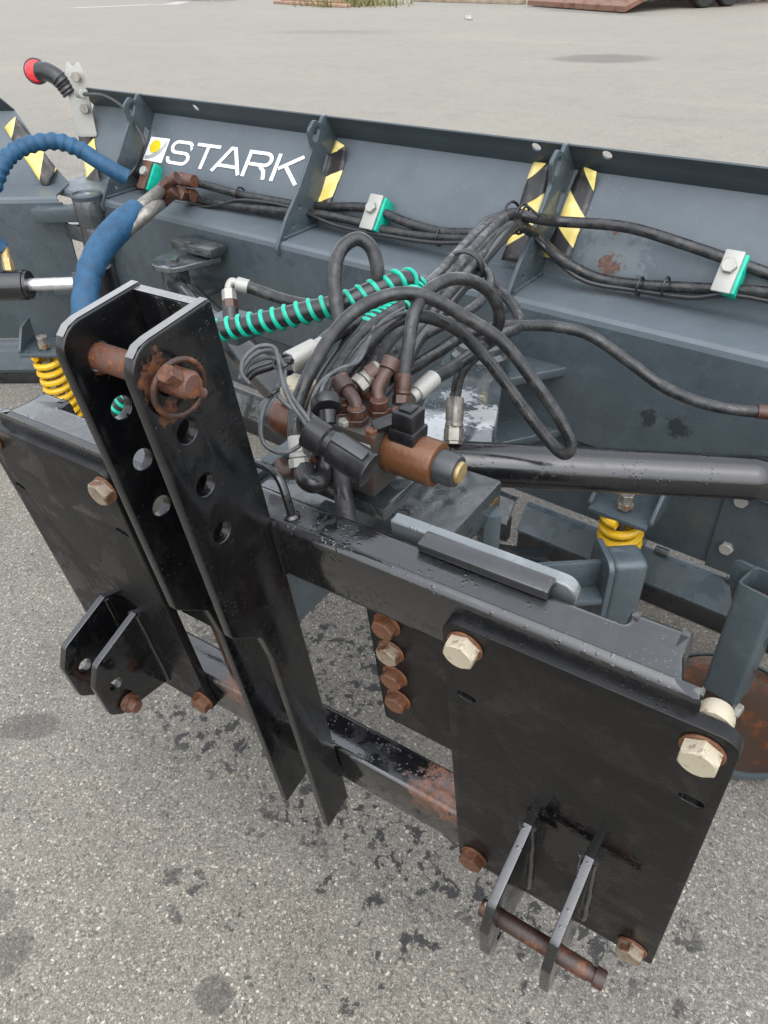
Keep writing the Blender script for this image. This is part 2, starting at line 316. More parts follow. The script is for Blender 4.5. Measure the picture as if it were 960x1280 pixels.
def slot(x, y, l, r, rot=0, k=8):
    o = []
    for i in range(k + 1): a = -math.pi / 2 + math.pi * i / k; o.append((l / 2 + r * math.cos(a), r * math.sin(a)))
    for i in range(k + 1): a = math.pi / 2 + math.pi * i / k; o.append((-l / 2 + r * math.cos(a), r * math.sin(a)))
    c, s = math.cos(rot), math.sin(rot)
    return [Vector((x + c * p - s * q, y + s * p + c * q)) for p, q in o]
def prism(outline, holes, th, bev=.0015, res=2):
    """flat plate in XY, centred in Z, with holes and softened edges"""
    cu = bpy.data.curves.new('tmp', 'CURVE'); cu.dimensions = '2D'; cu.fill_mode = 'BOTH'
    for poly in [outline] + list(holes):
        sp = cu.splines.new('POLY'); sp.points.add(len(poly) - 1)
        for q, p in zip(sp.points, poly): q.co = (p[0], p[1], 0, 1)
        sp.use_cyclic_u = True
    cu.extrude = max(th / 2 - bev, .0001); cu.bevel_depth = bev; cu.bevel_resolution = res; cu.offset = -bev
    ob = bpy.data.objects.new('tmp', cu); me = bpy.data.meshes.new_from_object(ob)
    bpy.data.objects.remove(ob); bpy.data.curves.remove(cu)
    bm = bmesh.new(); bm.from_mesh(me); bmesh.ops.remove_doubles(bm, verts=bm.verts, dist=1e-5); bm.to_mesh(me); bm.free()
    return me
def plate(name, outline, holes, th, mt, mat, parent, bev=.0015, smooth=35):
    me = prism(outline, holes, th, bev); mb = MB().addmesh(me, mt); bpy.data.meshes.remove(me)
    return mb.build(name, mat, parent, smooth)
def catmull(pts, per=8, closed=False):
    P = [Vector(p) for p in pts]; out = []; k = len(P)
    for i in range(k - 1):
        a = P[i - 1] if i > 0 else P[0] * 2 - P[1]; b = P[i]; c = P[i + 1]; d = P[i + 2] if i + 2 < k else P[-1] * 2 - P[-2]
        for j in range(per):
            t = j / per
            out.append(.5 * ((2 * b) + (c - a) * t + (2 * a - 5 * b + 4 * c - d) * t * t + (3 * b - a - 3 * c + d) * t ** 3))
    out.append(P[-1]); return out
def sweep(mb, pts, rad, sides=12, cap=True):
    P = [Vector(p) for p in pts]; k = len(P); rr = rad if callable(rad) else (lambda t: rad)
    T = [(P[min(i + 1, k - 1)] - P[max(i - 1, 0)]).normalized() for i in range(k)]
    u = T[0].orthogonal().normalized(); vs = []; fs = []
    for i in range(k):
        u = (u - T[i] * u.dot(T[i])).normalized(); w = T[i].cross(u); r = rr(i / (k - 1))
        for j in range(sides):
            a = 2 * math.pi * j / sides; vs.append(P[i] + (u * math.cos(a) + w * math.sin(a)) * r)
    for i in range(k - 1):
        for j in range(sides):
            a = i * sides + j; b = i * sides + (j + 1) % sides; fs.append((a, b, b + sides, a + sides))
    if cap: fs.append(tuple(range(sides))[::-1]); fs.append(tuple((k - 1) * sides + j for j in range(sides)))
    return mb.add(vs, fs)
def lathe(mb, prof, mt, sides=24, cap=True):
    """prof: (r, h) along local Z"""
    vs = []; fs = []
    for r, h in prof:
        for j in range(sides): a = 2 * math.pi * j / sides; vs.append((r * math.cos(a), r * math.sin(a), h))
    k = len(prof)
    for i in range(k - 1):
        for j in range(sides):
            a = i * sides + j; b = i * sides + (j + 1) % sides; fs.append((a, b, b + sides, a + sides))
    if cap: fs.append(tuple(range(sides))[::-1]); fs.append(tuple((k - 1) * sides + j for j in range(sides)))
    return mb.add(vs, fs, mt)
def cyl(mb, p0, p1, r, sides=24, ch=.001):
    h = (Vector(p1) - Vector(p0)).length; ch = min(ch, r * .4, h * .4)
    return lathe(mb, [(r - ch, 0), (r, ch), (r, h - ch), (r - ch, h)], frame_z(p0, p1), sides)
def part(name, mat, parent, fn, smooth=35):
    mb = MB(); fn(mb); return mb.build(name, mat, parent, smooth)
def tag(o, label=None, cat=None, group=None, kind=None):
    if label: o['label'] = label
    if cat: o['category'] = cat
    if group: o['group'] = group
    if kind: o['kind'] = kind
    return o
def empty(name, loc):
    o = bpy.data.objects.new(name, None); o.location = loc; o.empty_display_size = .05; COL.objects.link(o); return o
# a hexagon head bolt, axis +Z, unit = across-flats 1
def hexbolt(name, af, head, washer=True):
    mb = MB(); R_ = af / math.sqrt(3); vs = []; fs = []
    K = 24
    def hexr(a): 
        q = (a % (math.pi / 3)) - math.pi / 6; return (af / 2) / math.cos(q)
    z0 = .0
    rings = [(0, lambda a: hexr(a)), (head * .78, lambda a: hexr(a)), (head * .9, lambda a: min(hexr(a), R_ * .955)), (head, lambda a: af * .47), (head * .985, lambda a: af * .30)]
    K = 36
    for z, f in rings:
        for j in range(K): a = 2 * math.pi * j / K; vs.append((f(a) * math.cos(a), f(a) * math.sin(a), z0 + z))
    for i in range(len(rings) - 1):
        for j in range(K):
            a = i * K + j; b = i * K + (j + 1) % K; fs.append((a, b, b + K, a + K))
    fs.append(tuple((len(rings) - 1) * K + j for j in range(K)))
    mb.add(vs, fs); return mb.mesh(name)
def washer_mesh(r, t):
    mb = MB(); lathe(mb, [(r - .0008, 0), (r, .0008), (r, t - .0008), (r - .0008, t)], Matrix.Identity(4), 32); return mb.mesh('washer')
def place(name, me, mt, parent, mat=None):
    o = bpy.data.objects.new(name, me); COL.objects.link(o); o.parent = parent; o.matrix_local = mt
    return o
def matmesh(me, mat, smooth=30):
    me.materials.clear(); me.materials.append(M[mat]); me.polygons.foreach_set('use_smooth', [True] * len(me.polygons)); me.set_sharp_from_angle(angle=R(smooth)); return me

# ================================================================ THE SETTING
mb = MB(); G = 400
mb.add([(-G, -G, 0), (G, -G, 0), (G, G, 0), (-G, G, 0)], [(0, 1, 2, 3)])
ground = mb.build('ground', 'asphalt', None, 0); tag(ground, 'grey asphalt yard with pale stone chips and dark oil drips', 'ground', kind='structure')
mb = MB(); pl = [(-29.0, 22.4), (-27.4, 24.75), (-26.2, 25.2), (-27.5, 27.2), (-28.1, 27.1), (-27.2, 25.3), (-28.0, 25.0), (-29.6, 22.7)]
mb.add([(p[0], p[1], .004) for p in pl], [tuple(range(len(pl)))])
o = mb.build('painted_line', 'road_paint', ground, 0)

# ================================================================ THE PLOUGH
plough = empty('snow_plough', (0, 0, 0))
tag(plough, 'dark grey snow plough attachment with black hitch frame, hoses and yellow springs', 'snow plough')
HM = Matrix(((0.99998, -0.00082, -0.00601), (0.00000, 0.99080, -0.13531), (0.00607, 0.13531, 0.99078))).to_4x4(); HM.translation = (0, 0, 0.3069)       # hitch frame: x along the beam, y towards the blade, z up the mast
BD, BN, B0 = Vector((0.9968, -0.0797, 0.0000)), Vector((0.0797, 0.9968, 0.0000)), 1.3700
BM = axes(BN * B0, BD, BN, (0, 0, 1))                               # main blade
WM = axes((-2.1691, 1.4940, 0.0000), (0.8480, 0.5299, -0.0000), (-0.5299, 0.8480, 0.0000), (0, 0, 1))                             # side wing
def hv(x, y, z): return HM @ Vector((x, y, z))
HXZ = lambda y: HM @ axes((0, y, 0), (1, 0, 0), (0, 0, 1), (0, -1, 0))     # draw (x, z), thickness along y
HYZ = lambda x: HM @ axes((x, 0, 0), (0, 1, 0), (0, 0, 1), (1, 0, 0))      # draw (y, z), thickness along x
HXY = lambda z: HM @ axes((0, 0, z), (1, 0, 0), (0, 1, 0), (0, 0, 1))      # draw (x, y), thickness along z
CX = -.008

big_bolt = {k: matmesh(hexbolt('bolt', .0365, .0165), k) for k in ('zinc', 'zinc_rust', 'bolt_rust')}
mid_bolt = {k: matmesh(hexbolt('bolt', .031, .0135), k) for k in ('zinc_rust', 'bolt_rust', 'galv')}
wash_big = matmesh(washer_mesh(.0225, .0035), 'washer'); wash_mid = matmesh(washer_mesh(.0205, .003), 'washer')
def bolt_on(parent, pos, rotz, kind, big=True):
    """bolt on a hitch frame face that looks to -y"""
    t = HM @ axes(pos, (1, 0, 0), (0, 0, 1), (0, -1, 0))
    place('washer', wash_big if big else wash_mid, t, parent)
    t2 = t @ Matrix.Translation((0, 0, .0035 if big else .003)) @ Matrix.Rotation(rotz, 4, 'Z')
    place('bolt', (big_bolt if big else mid_bolt)[kind], t2, parent)

FACE = .014      # front face of the hitch plates
for s in (1, -1):
    xs = lambda a: CX + s * a if s > 0 else CX - a
    x0, x1 = (.274, .598) if s > 0 else (-.614, -.293)
    ol = rounded([(x0, -.034, .006), (x1, -.034, .006), (x1, .592, .022), (x0, .592, .022)])
    hs_ = [slot(x0 + .028, .455, .012, .0065, R(-6)), slot(x1 - .026, .46, .014, .0065, R(-6))]
    p = plate('hitch_plate', ol, hs_, .018, HXZ(FACE + .009), 'black_plate', plough)
    bx = (.304, .566) if s > 0 else (-.588, -.304)
    for i, (x, z, k) in enumerate(((bx[0], .561, 'zinc'), (bx[1], .561, 'zinc'), (bx[0], -.002, 'bolt_rust'), (bx[1], -.002, 'zinc_rust' if s > 0 else 'bolt_rust'))):
        if s < 0 and z > .5: k = 'zinc_rust' if i == 1 else 'zinc'
        bolt_on(p, (x, FACE, z), R((10, 22, 5, 28)[i] + 7 * s), k)

# mast: two drilled cheeks and a web
cheek = rounded([(.03, .925, .004), (-.086, .925, .032), (-.086, .510, .012), (-.042, .462, .014), (-.034, .40, .06), (-.036, -.120, .002), (.03, -.113, .004)])
holes = [circ(-.047, z, .0135) for z in (.814, .741, .668)] + [circ(-.047, .878, .0165)]
for x in (.014, -.086): plate('mast_cheek', cheek, holes, .014, HYZ(x), 'black_mast', plough, .002)
part('mast_web', 'black', plough, lambda b: box(b, (-.036, .0235, .725), (.087, .013, .394), HM, .003))
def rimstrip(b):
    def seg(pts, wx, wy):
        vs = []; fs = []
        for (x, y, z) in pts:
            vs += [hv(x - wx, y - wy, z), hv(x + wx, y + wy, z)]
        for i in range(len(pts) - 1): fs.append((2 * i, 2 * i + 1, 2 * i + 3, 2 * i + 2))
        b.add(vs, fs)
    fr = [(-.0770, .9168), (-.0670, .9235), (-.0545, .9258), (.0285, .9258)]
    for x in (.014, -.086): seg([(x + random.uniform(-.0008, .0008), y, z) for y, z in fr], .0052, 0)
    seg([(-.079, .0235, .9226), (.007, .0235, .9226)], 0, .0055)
part('worn_rim_sheen', 'worn_sheen', plough, rimstrip)  # strip laid on the mast rim: wear plus a painted sky highlight
for x in (.021, -.093):
    part('weld_seam', 'black_plate', plough, lambda b: sweep(b, catmull([hv(x, .030, .615 - i * .03) + Vector((random.uniform(-.001, .001), 0, 0)) for i in range(4)], 6), .006, 8))

# beams
rt = [(.575 + CX, .03, .004), (.540 + CX, .044, .02), (.531 + CX, .075, .02), (.531 + CX, .108, .003), (.464 + CX, .108, .003), (.464 + CX, .088, .003)]
lt = [(-x + 2 * CX, y, r) for x, y, r in rt][::-1]
plate('top_beam', rounded(rt + lt), [], .1, HXY(.565), 'black', plough, .012)
part('bottom_beam', 'black_rust', plough, lambda b: box(b, (CX, .066, .005), (1.14, .068, .108), HM, .009, seg=3))
bp_ = plate('bolt_plate', rounded([(.135, .232, .004), (.29, .232, 0), (.29, .512, 0), (.135, .512, .004)]), [circ(.262, .40, .008)], .014, HXZ(.055), 'black_plate', plough)
for i, (z, k) in enumerate(((.482, 'bolt_rust'), (.424, 'zinc_rust'), (.366, 'bolt_rust'), (.308, 'bolt_rust'))):
    bolt_on(bp_, (.168, .048, z), R(11 + 23 * i), k, False)
bp2 = plate('bolt_plate', rounded([(-.31, .232, 0), (-.155, .232, .004), (-.155, .512, .004), (-.31, .512, 0)]), [], .014, HXZ(.055), 'black_plate', plough)
part('rusty_strut', 'rust', plough, lambda b: box(b, (.274, .062, .14), (.03, .012, .18), HM, .002))
part('rusty_strut', 'rust_dark', plough, lambda b: box(b, (-.215, .066, .11), (.085, .012, .25), HM, .002))
# grab handle rod on the beam
part('grab_handle', 'black_gloss', plough, lambda b: (sweep(b, catmull([hv(.035, .052, .612), hv(.034, .052, .64), hv(.02, .06, .668), hv(-.01, .067, .672), hv(-.04, .07, .66), hv(-.05, .07, .61)], 6), .0058, 10),
     lathe(b, [(.011, 0), (.0105, .004), (.007, .007)], HM @ Matrix.Translation((.035, .052, .614)), 16)))
# flat bars behind the beam
plate('stop_bar', rounded([(.155, .585, .0), (.398, .585, .012), (.398, .623, .022), (.155, .623, .004)]), [], .018, HXZ(.106), 'bar_grey', plough, .003)
part('flat_bar', 'black', plough, lambda b: box(b, (.292, .085, .6225), (.165, .026, .014), HM, .003))
# dome nut behind the plate corner
part('back_nut', 'zinc', plough, lambda b: lathe(b, [(.0195, 0), (.0195, .006), (.019, .014), (.015, .022), (.006, .026)], HM @ axes((.566, .034, .576), (1, 0, 0), (0, 0, -1), (0, 1, 0)), 20))

# clevis cheeks
clv = rounded([(.0135, .208, .0), (-.098, .178, .018), (-.122, .135, .02), (-.122, .05, .02), (-.100, .024, .02), (.0135, -.004, 0)])
ch_h = [circ(-.084, .106, .0135, 18), circ(-.082, .046, .0125, 18)]
for x in (.392, .482, -.412, -.500): plate('clevis_plate', clv, ch_h, .014, HYZ(x), 'black', plough, .0015)

for x in (.392, .482, -.412, -.500):
    for sd in (-1, 1): part('weld_bead', 'black', plough, lambda b: sweep(b, catmull([hv(x + sd * .009 + random.uniform(-.0012, .0012), .0125, .204 - i * .0255) for i in range(9)], 3), lambda t: .0055 + .0012 * math.sin(t * 75), 7), 60)
# carrier behind the hitch frame
def wv(a): return Vector(a)
part('carrier_box', 'grey_dirty', plough, lambda b: box(b, (-.05, .25, .735), (.36, .30, .06), None, .006))
part('carrier_plate', 'grey', plough, lambda b: box(b, (-.02, .06, .765), (.05, .14, .12), None, .003))
part('carrier_plate', 'grey', plough, lambda b: box(b, (-.25, .18, .735), (.03, .3, .08), None, .003))
# arm to the blade pivot
ARM = axes((-.11, .68, .62), Vector((.93, .36, 0)).normalized(), Vector((-.36, .93, 0)).normalized(), (0, 0, 1))
part('pivot_arm', 'arm_grey', plough, lambda b: box(b, (0, 0, 0), (.17, .5, .13), ARM, .008))
def pivot(b):
    lathe(b, [(.075, -.04), (.075, .035), (.062, .045), (.06, .06), (.045, .066), (.03, .062)], Matrix.Translation((-0.2116, 0.9852, 0.6600)), 32)
part('pivot_boss', 'grey_dirty', plough, pivot)
_pc = (-0.2393, 1.0421, 0.6300); 
plate('pivot_plate', rounded([(_pc[0] - .09, _pc[1] - .08, .06), (_pc[0] + .08, _pc[1] - .09, .05), (_pc[0] + .22, _pc[1] + .10, .015), (_pc[0] + .2, _pc[1] + .2, 0), (_pc[0] - .12, _pc[1] + .22, 0)]), [], .025, Matrix.Translation((0, 0, .625)), 'grey', plough, .004)
plate('pivot_plate', rounded([(_pc[0] - .09, _pc[1] - .08, .06), (_pc[0] + .08, _pc[1] - .09, .05), (_pc[0] + .22, _pc[1] + .10, .015), (_pc[0] + .2, _pc[1] + .2, 0), (_pc[0] - .12, _pc[1] + .22, 0)]), [], .025, Matrix.Translation((0, 0, .44)), 'grey', plough, .004)
# grey stop bracket and its arm
SB = axes((.331, .529, 0), Vector((.60, -.80, 0)).normalized(), Vector((.80, .60, 0)).normalized(), (0, 0, 1))
part('stop_bracket', 'grey', plough, lambda b: box(b, (.003, 0, .49), (.066, .068, .22), SB, .013, seg=3))
plate('stop_bracket', rounded([(-.072, .38, 0), (.048, .38, 0), (.048, .61, .02), (-.045, .61, .02)]), [circ(-.02, .50, .006)], .011, SB @ axes((0, -.0405, 0), (1, 0, 0), (0, 0, 1), (0, -1, 0)), 'grey', plough, .002)
part('bracket_arm', 'grey', plough, lambda b: (box(b, (-.0, -.15, .555), (.012, .23, .06), SB, .002), box(b, (.02, -.15, .52), (.05, .23, .012), SB, .002), box(b, (.0, -.26, .60), (.05, .03, .24), SB, .002)))

# big black steering cylinder
ca, cb = Vector((0.0021, 0.4363, 0.7386)), Vector((0.7087, 0.8700, 0.6878))
cyl_o = part('hydraulic_cylinder', 'black_gloss', plough, lambda b: lathe(b, [(.03, -.012), (.04, -.006), (.043, 0), (.043, .005), (.0415, .007), (.0415, .55), (.0425, .553), (.0425, .57), (.0415, .573), (.0415, (cb - ca).length)], frame_z(ca, cb), 40))
part('cylinder_port', 'steel_dull', cyl_o, lambda b: (cyl(b, (0.0106, 0.4395, 0.7777), (-0.0012, 0.4587, 0.8081), .016, 6), cyl(b, (0.0033, 0.4513, 0.7964), (-0.0094, 0.4720, 0.8291), .0135, 16)))
_dir = (cb - ca).normalized(); _tip = cb + _dir * .26
part('cylinder_rod', 'chrome', cyl_o, lambda b: cyl(b, cb - _dir * .02, _tip, .022, 24))
part('rod_eye', 'black_gloss', cyl_o, lambda b: cyl(b, _tip - Vector((0, 0, .05)), _tip + Vector((0, 0, .05)), .045, 24))
for dz_ in (.065, -.065): plate('cylinder_lug', rounded([(-.07, -.06, .05), (.07, -.06, .05), (.09, .12, 0), (-.09, .12, 0)]), [], .016, axes(_tip + Vector((0, 0, dz_)), BD, BN, (0, 0, 1)), 'grey', plough, .002)
# lower black drawbar seen under the cylinder
part('drawbar', 'black', plough, lambda b: box(b, (.12, .50, .40), (.5, .10, .1), axes((0, 0, 0), (.93, .36, 0), (-.36, .93, 0), (0, 0, 1)), .006))

# support leg with dish foot
LX, LY = .563, .80
LT = Matrix.Translation((LX, LY, 0)) @ Matrix.Rotation(R(-14), 4, 'Z')
def sqtube(b, a, wall, z0, z1, mt):
    o_ = rounded([(-a, -a, .011), (a, -a, .011), (a, a, .011), (-a, a, .011)], 4); i_ = [p * ((a - wall) / a) for p in o_]
    me = prism(o_, [i_], z1 - z0, .0012); b.addmesh(me, mt @ Matrix.Translation((0, 0, (z0 + z1) / 2))); bpy.data.meshes.remove(me)
leg = part('support_leg', 'grey', plough, lambda b: sqtube(b, .041, .006, .105, .43, LT))
part('inner_leg', 'rust_dark', leg, lambda b: sqtube(b, .032, .005, .06, .38, LT))
part('leg_lug', 'grey', leg, lambda b: (box(b, (-.03, 0, .07), (.008, .05, .09), LT, .002), box(b, (.03, 0, .07), (.008, .05, .09), LT, .002)))
part('leg_gusset', 'grey', leg, lambda b: b.addmesh(prism(rounded([(-.036, .44, 0), (-.085, .44, .02), (-.075, .38, .02), (-.04, .29, 0)]), [], .008), LT @ axes((0, .02, 0), (1, 0, 0), (0, 0, 1), (0, -1, 0))))
for s_ in (-1, 1):
    place('bolt', mid_bolt['galv'], LT @ axes((.035 * s_, 0, .055), (0, 1, 0), (0, 0, 1), (s_, 0, 0)), leg)
foot = part('dish_foot', 'rust_dish', plough, lambda b: lathe(b, [(.12, .010), (.165, .022), (.174, .045), (.170, .050), (.160, .030), (.115, .017), (.06, .014), (.02, .015)], Matrix.Translation((.585, .795, -.008)), 48))
part('dish_rim', 'grey', foot, lambda b: lathe(b, [(.150, .004), (.170, .014), (.181, .040), (.180, .046), (.174, .045)], Matrix.Translation((.585, .795, -.001)), 48, False))

# ---------------------------------------------------------------- blade
PROF = [(.05, 1.035), (.044, 1.026), (.02, .986), (-.012, .935), (-.046, .880), (-.060, .845), (-.068, .815), (-.072, .795), (-.080, .792), (-.225, .786), (-.240, .783), (-.249, .775), (-.252, .762)]
def sheet(b, prof, x0, x1, th, mt, nseg=1):
    """bent sheet along x: x0/x1 may be functions of z"""
    f0 = x0 if callable(x0) else (lambda z: x0); f1 = x1 if callable(x1) else (lambda z: x1)
    k = len(prof); nrm = []
    for i in range(k):
        a = Vector(prof[max(i - 1, 0)]); c = Vector(prof[min(i + 1, k - 1)]); t = (c - a).normalized(); nrm.append(Vector((-t.y, t.x)))
    vs = []; fs = []
    for off in (0, 1):
        for (y, z), q in zip(prof, nrm):
            yy, zz = y + q.x * th * off, z + q.y * th * off
            vs += [(f0(z), yy, zz), (f1(z), yy, zz)]
    for i in range(k - 1):
        a = 2 * i; fs.append((a, a + 2, a + 3, a + 1)); c = 2 * k + 2 * i; fs.append((c, c + 1, c + 3, c + 2))
        fs.append((a, 2 * k + a, 2 * k + a + 2, a + 2)); fs.append((a + 1, a + 3, 2 * k + a + 3, 2 * k + a + 1))
    fs.append((0, 1, 2 * k + 1, 2 * k)); e = 2 * (k - 1); fs.append((e, 2 * k + e, 2 * k + e + 1, e + 1))
    b.add(vs, fs, mt)
BX0, BX1 = -2.42, 1.25
edge0 = lambda z: BX0 + .0 * z + max(0, (1.1 - z)) * .06
blade = part('mouldboard', 'grey_sheet', plough, lambda b: sheet(b, PROF, edge0, BX1, .006, BM), 14)
part('torsion_box', 'grey', plough, lambda b: sheet(b, [(-.2521, .762), (-.254, .70), (-.254, .44), (-.245, .43), (-.12, .42)], BX0 + .18, BX1, .008, BM), 20)
# top lip: a strip leaning back over the yard, drilled
LIPU = Vector((0, -.05, .065)).normalized()
lipM = BM @ axes((0, .05, 1.035), (1, 0, 0), LIPU, Vector((1, 0, 0)).cross(LIPU))
lip_h = []
for h_ in ((-1.6359, 1.5292, 1.0803), (-0.2913, 1.4217, 1.0940), (-0.0944, 1.4060, 1.0966)):
    c_ = lipM.inverted() @ Vector(h_); lip_h.append(circ(c_.x, c_.y, .0135))
plate('top_lip', rounded([(BX0, 0), (BX1, 0), (BX1, .083), (BX0, .083)]), lip_h, .006, lipM, 'grey_lip', plough, .001)
lipW = WM @ axes((0, .05, 1.035), (1, 0, 0), LIPU, Vector((1, 0, 0)).cross(LIPU))
plate('top_lip', rounded([(-1.3, 0), (-.322, 0), (-.36, .083, .02), (-1.3, .083)]), [circ(-.40, .045, .0135)], .006, lipW, 'grey_lip', plough, .001)
rib = rounded([(.004, 1.104, .006), (-.016, 1.102, .008), (-.028, 1.085, .008), (-.052, 1.098, .012), (-.084, 1.072, .016), (-.072, 1.018, .02), (-.145, .918, .06), (-.212, .845, .05), (-.268, .762, .02), (-.258, .738, .008), (-.251, .75, 0), (-.243, .786, 0), (-.082, .793, 0), (-.066, .82, 0), (-.044, .88, 0), (.046, 1.030, 0), (.05, 1.04, 0)])
for x in (-2.035, -1.128, -.312):
    plate('blade_rib', rib, [slot(-.050, 1.058, .024, .011, R(62)), slot(-.012, .965, .04, .011, R(60)), circ(-.150, .865, .006, 10), circ(-.185, .815, .006, 10)], .011, BM @ axes((x, 0, 0), (0, 1, 0), (0, 0, 1), (1, 0, 0)), 'grey', plough, .0012)
    part('weld_bead', 'grey', plough, lambda b: sweep(b, catmull([BM @ Vector((x + .008 + random.uniform(-.002, .002), y, z)) for y, z in ((-.238, .790), (-.20, .791), (-.15, .793), (-.11, .795), (-.082, .797))], 5), .006, 7), 60)
# weld between rib and box
# lower panel, trip flaps, cutting edge
for x_, w_ in ((.62, .95), (-.115, .50), (-1.2, 1.6)): part('lower_panel', 'grey', plough, lambda b: box(b, (x_, -.195, .315), (w_, .012, .285), BM, .002))
part('panel_plate', 'grey', plough, lambda b: box(b, (.40, -.205, .31), (.16, .012, .28), BM, .002))
for (x, z) in ((.36, .40), (.46, .40), (.36, .25)): place('bolt', mid_bolt['galv'], BM @ axes((x, -.211, z), (1, 0, 0), (0, 0, 1), (0, -1, 0)), plough)
def flap(b, x0, x1):
    sheet(b, [(-.186, .142), (-.196, .146), (-.215, .140), (-.240, .10), (-.258, .075), (-.25, .06), (-.22, .05)], x0, x1, .008, BM)
for k_, (x0, x1) in enumerate(((-.212, 1.1), (-2.1, -.25))):
    f_ = part('trip_flap', ('grey', 'grey_dirty')[k_], plough, lambda b: flap(b, x0, x1), 20)
    part('cutting_edge', 'edge_rubber', f_, lambda b: box(b, ((x0 + x1) / 2, -.235, .045), (x1 - x0, .03, .085), BM, .003))
for x, r_ in ((.135, .03), (.205, .012), (.40, .014)): part('hinge_knuckle', 'grey_dirty', plough, lambda b: cyl(b, BM @ Vector((x - .018, -.205, .158)), BM @ Vector((x + .018, -.205, .158)), r_, 20))

# springs in their brackets
def spring(b, p0, p1, Rr, r, turns, lead=.25):
    f = frame_z(p0, p1); h = (Vector(p1) - Vector(p0)).length; k = int(turns * 18)
    sweep(b, [f @ Vector((Rr * math.cos(2 * math.pi * turns * i / k), Rr * math.sin(2 * math.pi * turns * i / k), h * i / k)) for i in range(k + 1)], r, 9)
def spring_set(c, dirx, top_r=.075):
    """c = spring top centre in world; axis drops and leans to the blade foot"""
    c = Vector(c); X = Vector(dirx).normalized(); Y = Vector((-X.y, X.x, 0)); m = axes(c, X, Y, (0, 0, 1))
    base = m @ Vector((.0, .035, -.27))
    sp = part('trip_spring', 'yellow', plough, lambda b: spring(b, base, c, .046, .0115, 8.0))
    part('spring_rod', 'steel_dull', sp, lambda b: cyl(b, m @ Vector((0, .04, -.3)), m @ Vector((0, -.005, .04)), .011, 14))
    br = part('spring_bracket', 'grey', plough, lambda b: (box(b, (0, .03, .008), (.15, .15, .012), m, .002), 
        b.addmesh(prism(rounded([(-.045, 0, .01), (.1, 0, 0), (.1, .085, 0), (.03, .075, .02)]), [], .01), m @ axes((-.078, 0, .008), (0, 1, 0), (0, 0, 1), (1, 0, 0))),
        b.addmesh(prism(rounded([(-.045, 0, .01), (.1, 0, 0), (.1, .085, 0), (.03, .075, .02)]), [], .01), m @ axes((.078, 0, .008), (0, 1, 0), (0, 0, 1), (1, 0, 0)))))
    part('spring_seat', 'grey', br, lambda b: box(b, (0, .10, -.28), (.11, .22, .014), m, .002))
    place('bolt', big_bolt['zinc_rust'], m @ Matrix.Translation((0, 0, .022)), br)
    part('spring_nut', 'steel_dull', br, lambda b: cyl(b, m @ Vector((0, 0, .03)), m @ Vector((0, 0, .062)), .02, 6))
spring_set((0.2137, 0.9682, 0.3660), BD)

# ---------------------------------------------------------------- side wing with hinge
wedge = lambda z: -.11 - max(0.0, z - .77) * .8
wing = part('wing_mouldboard', 'grey_sheet', plough, lambda b: sheet(b, PROF, -1.3, wedge, .006, WM), 14)
part('wing_box', 'grey', plough, lambda b: sheet(b, [(-.2521, .762), (-.254, .70), (-.254, .44), (-.245, .43), (-.12, .42)], -1.3, -.10, .008, WM), 20)
part('wing_lower_panel', 'grey', plough, lambda b: box(b, (-.75, -.19, .325), (1.2, .012, .26), WM, .002))
wf = part('wing_flap', 'grey', plough, lambda b: sheet(b, [(-.16, .175), (-.215, .165), (-.235, .15), (-.255, .075), (-.25, .06), (-.19, .05)], -1.3, -.12, .008, WM), 20)
part('cutting_edge', 'edge_rubber', wf, lambda b: box(b, (-.7, -.225, .045), (1.18, .03, .085), WM, .003))
HP = Vector((-1.9993, 1.2563, 0.8000))
hinge = part('hinge_post', 'grey_dirty', plough, lambda b: lathe(b, [(.052, .15), (.052, .70), (.056, .72), (.056, .79), (.05, .80)], Matrix.Translation((HP.x, HP.y, 0)), 28))
part('hinge_cap', 'grey', hinge, lambda b: lathe(b, [(.056, .785), (.058, .80), (.05, .806), (.046, .800), (.02, .802)], Matrix.Translation((HP.x, HP.y, 0)), 28))
for z_ in (.73, .45): part('hinge_lug', 'grey', hinge, lambda b: box(b, (-.10, -.275, z_), (.2, .08, .05), WM, .005))
for z_ in (.66, .38): part('hinge_lug', 'grey_dirty', hinge, lambda b: box(b, (BX0 + .28, -.28, z_), (.26, .09, .06), BM, .005))
spring_set((-1.8048, 0.7961, 0.3929), (0.8480, 0.5299, -0.0000))
# wing cylinder with chromed rod
wa, wb = Vector((-1.9753, 0.7215, 0.6236)), Vector((-1.8235, 0.8248, 0.6241))
wc = part('wing_cylinder', 'black_gloss', plough, lambda b: lathe(b, [(.048, 0), (.05, .002), (.05, (wb - wa).length - .012), (.046, (wb - wa).length - .01), (.046, (wb - wa).length)], frame_z(wa, wb), 32))
part('cylinder_rod', 'chrome', wc, lambda b: cyl(b, wb - (wb - wa) * .05, (-1.6943, 0.9133, 0.6252), .021, 24))
part('rod_eye', 'black_gloss', wc, lambda b: (cyl(b, (-1.7034, 0.9074, 0.6254), (-1.6637, 0.9608, 0.6214), .036, 20), cyl(b, Vector((-1.6478, 0.9712, 0.6210)) - Vector((0, 0, .05)), Vector((-1.6478, 0.9712, 0.6210)) + Vector((0, 0, .05)), .05, 24)))
part('port_fitting', 'brass', wc, lambda b: (cyl(b, (-1.8892, 0.8029, 0.6494), (-1.9151, 0.8243, 0.6930), .018, 6), cyl(b, (-1.9134, 0.8216, 0.6887), (-1.9384, 0.8417, 0.7301), .015, 14)))

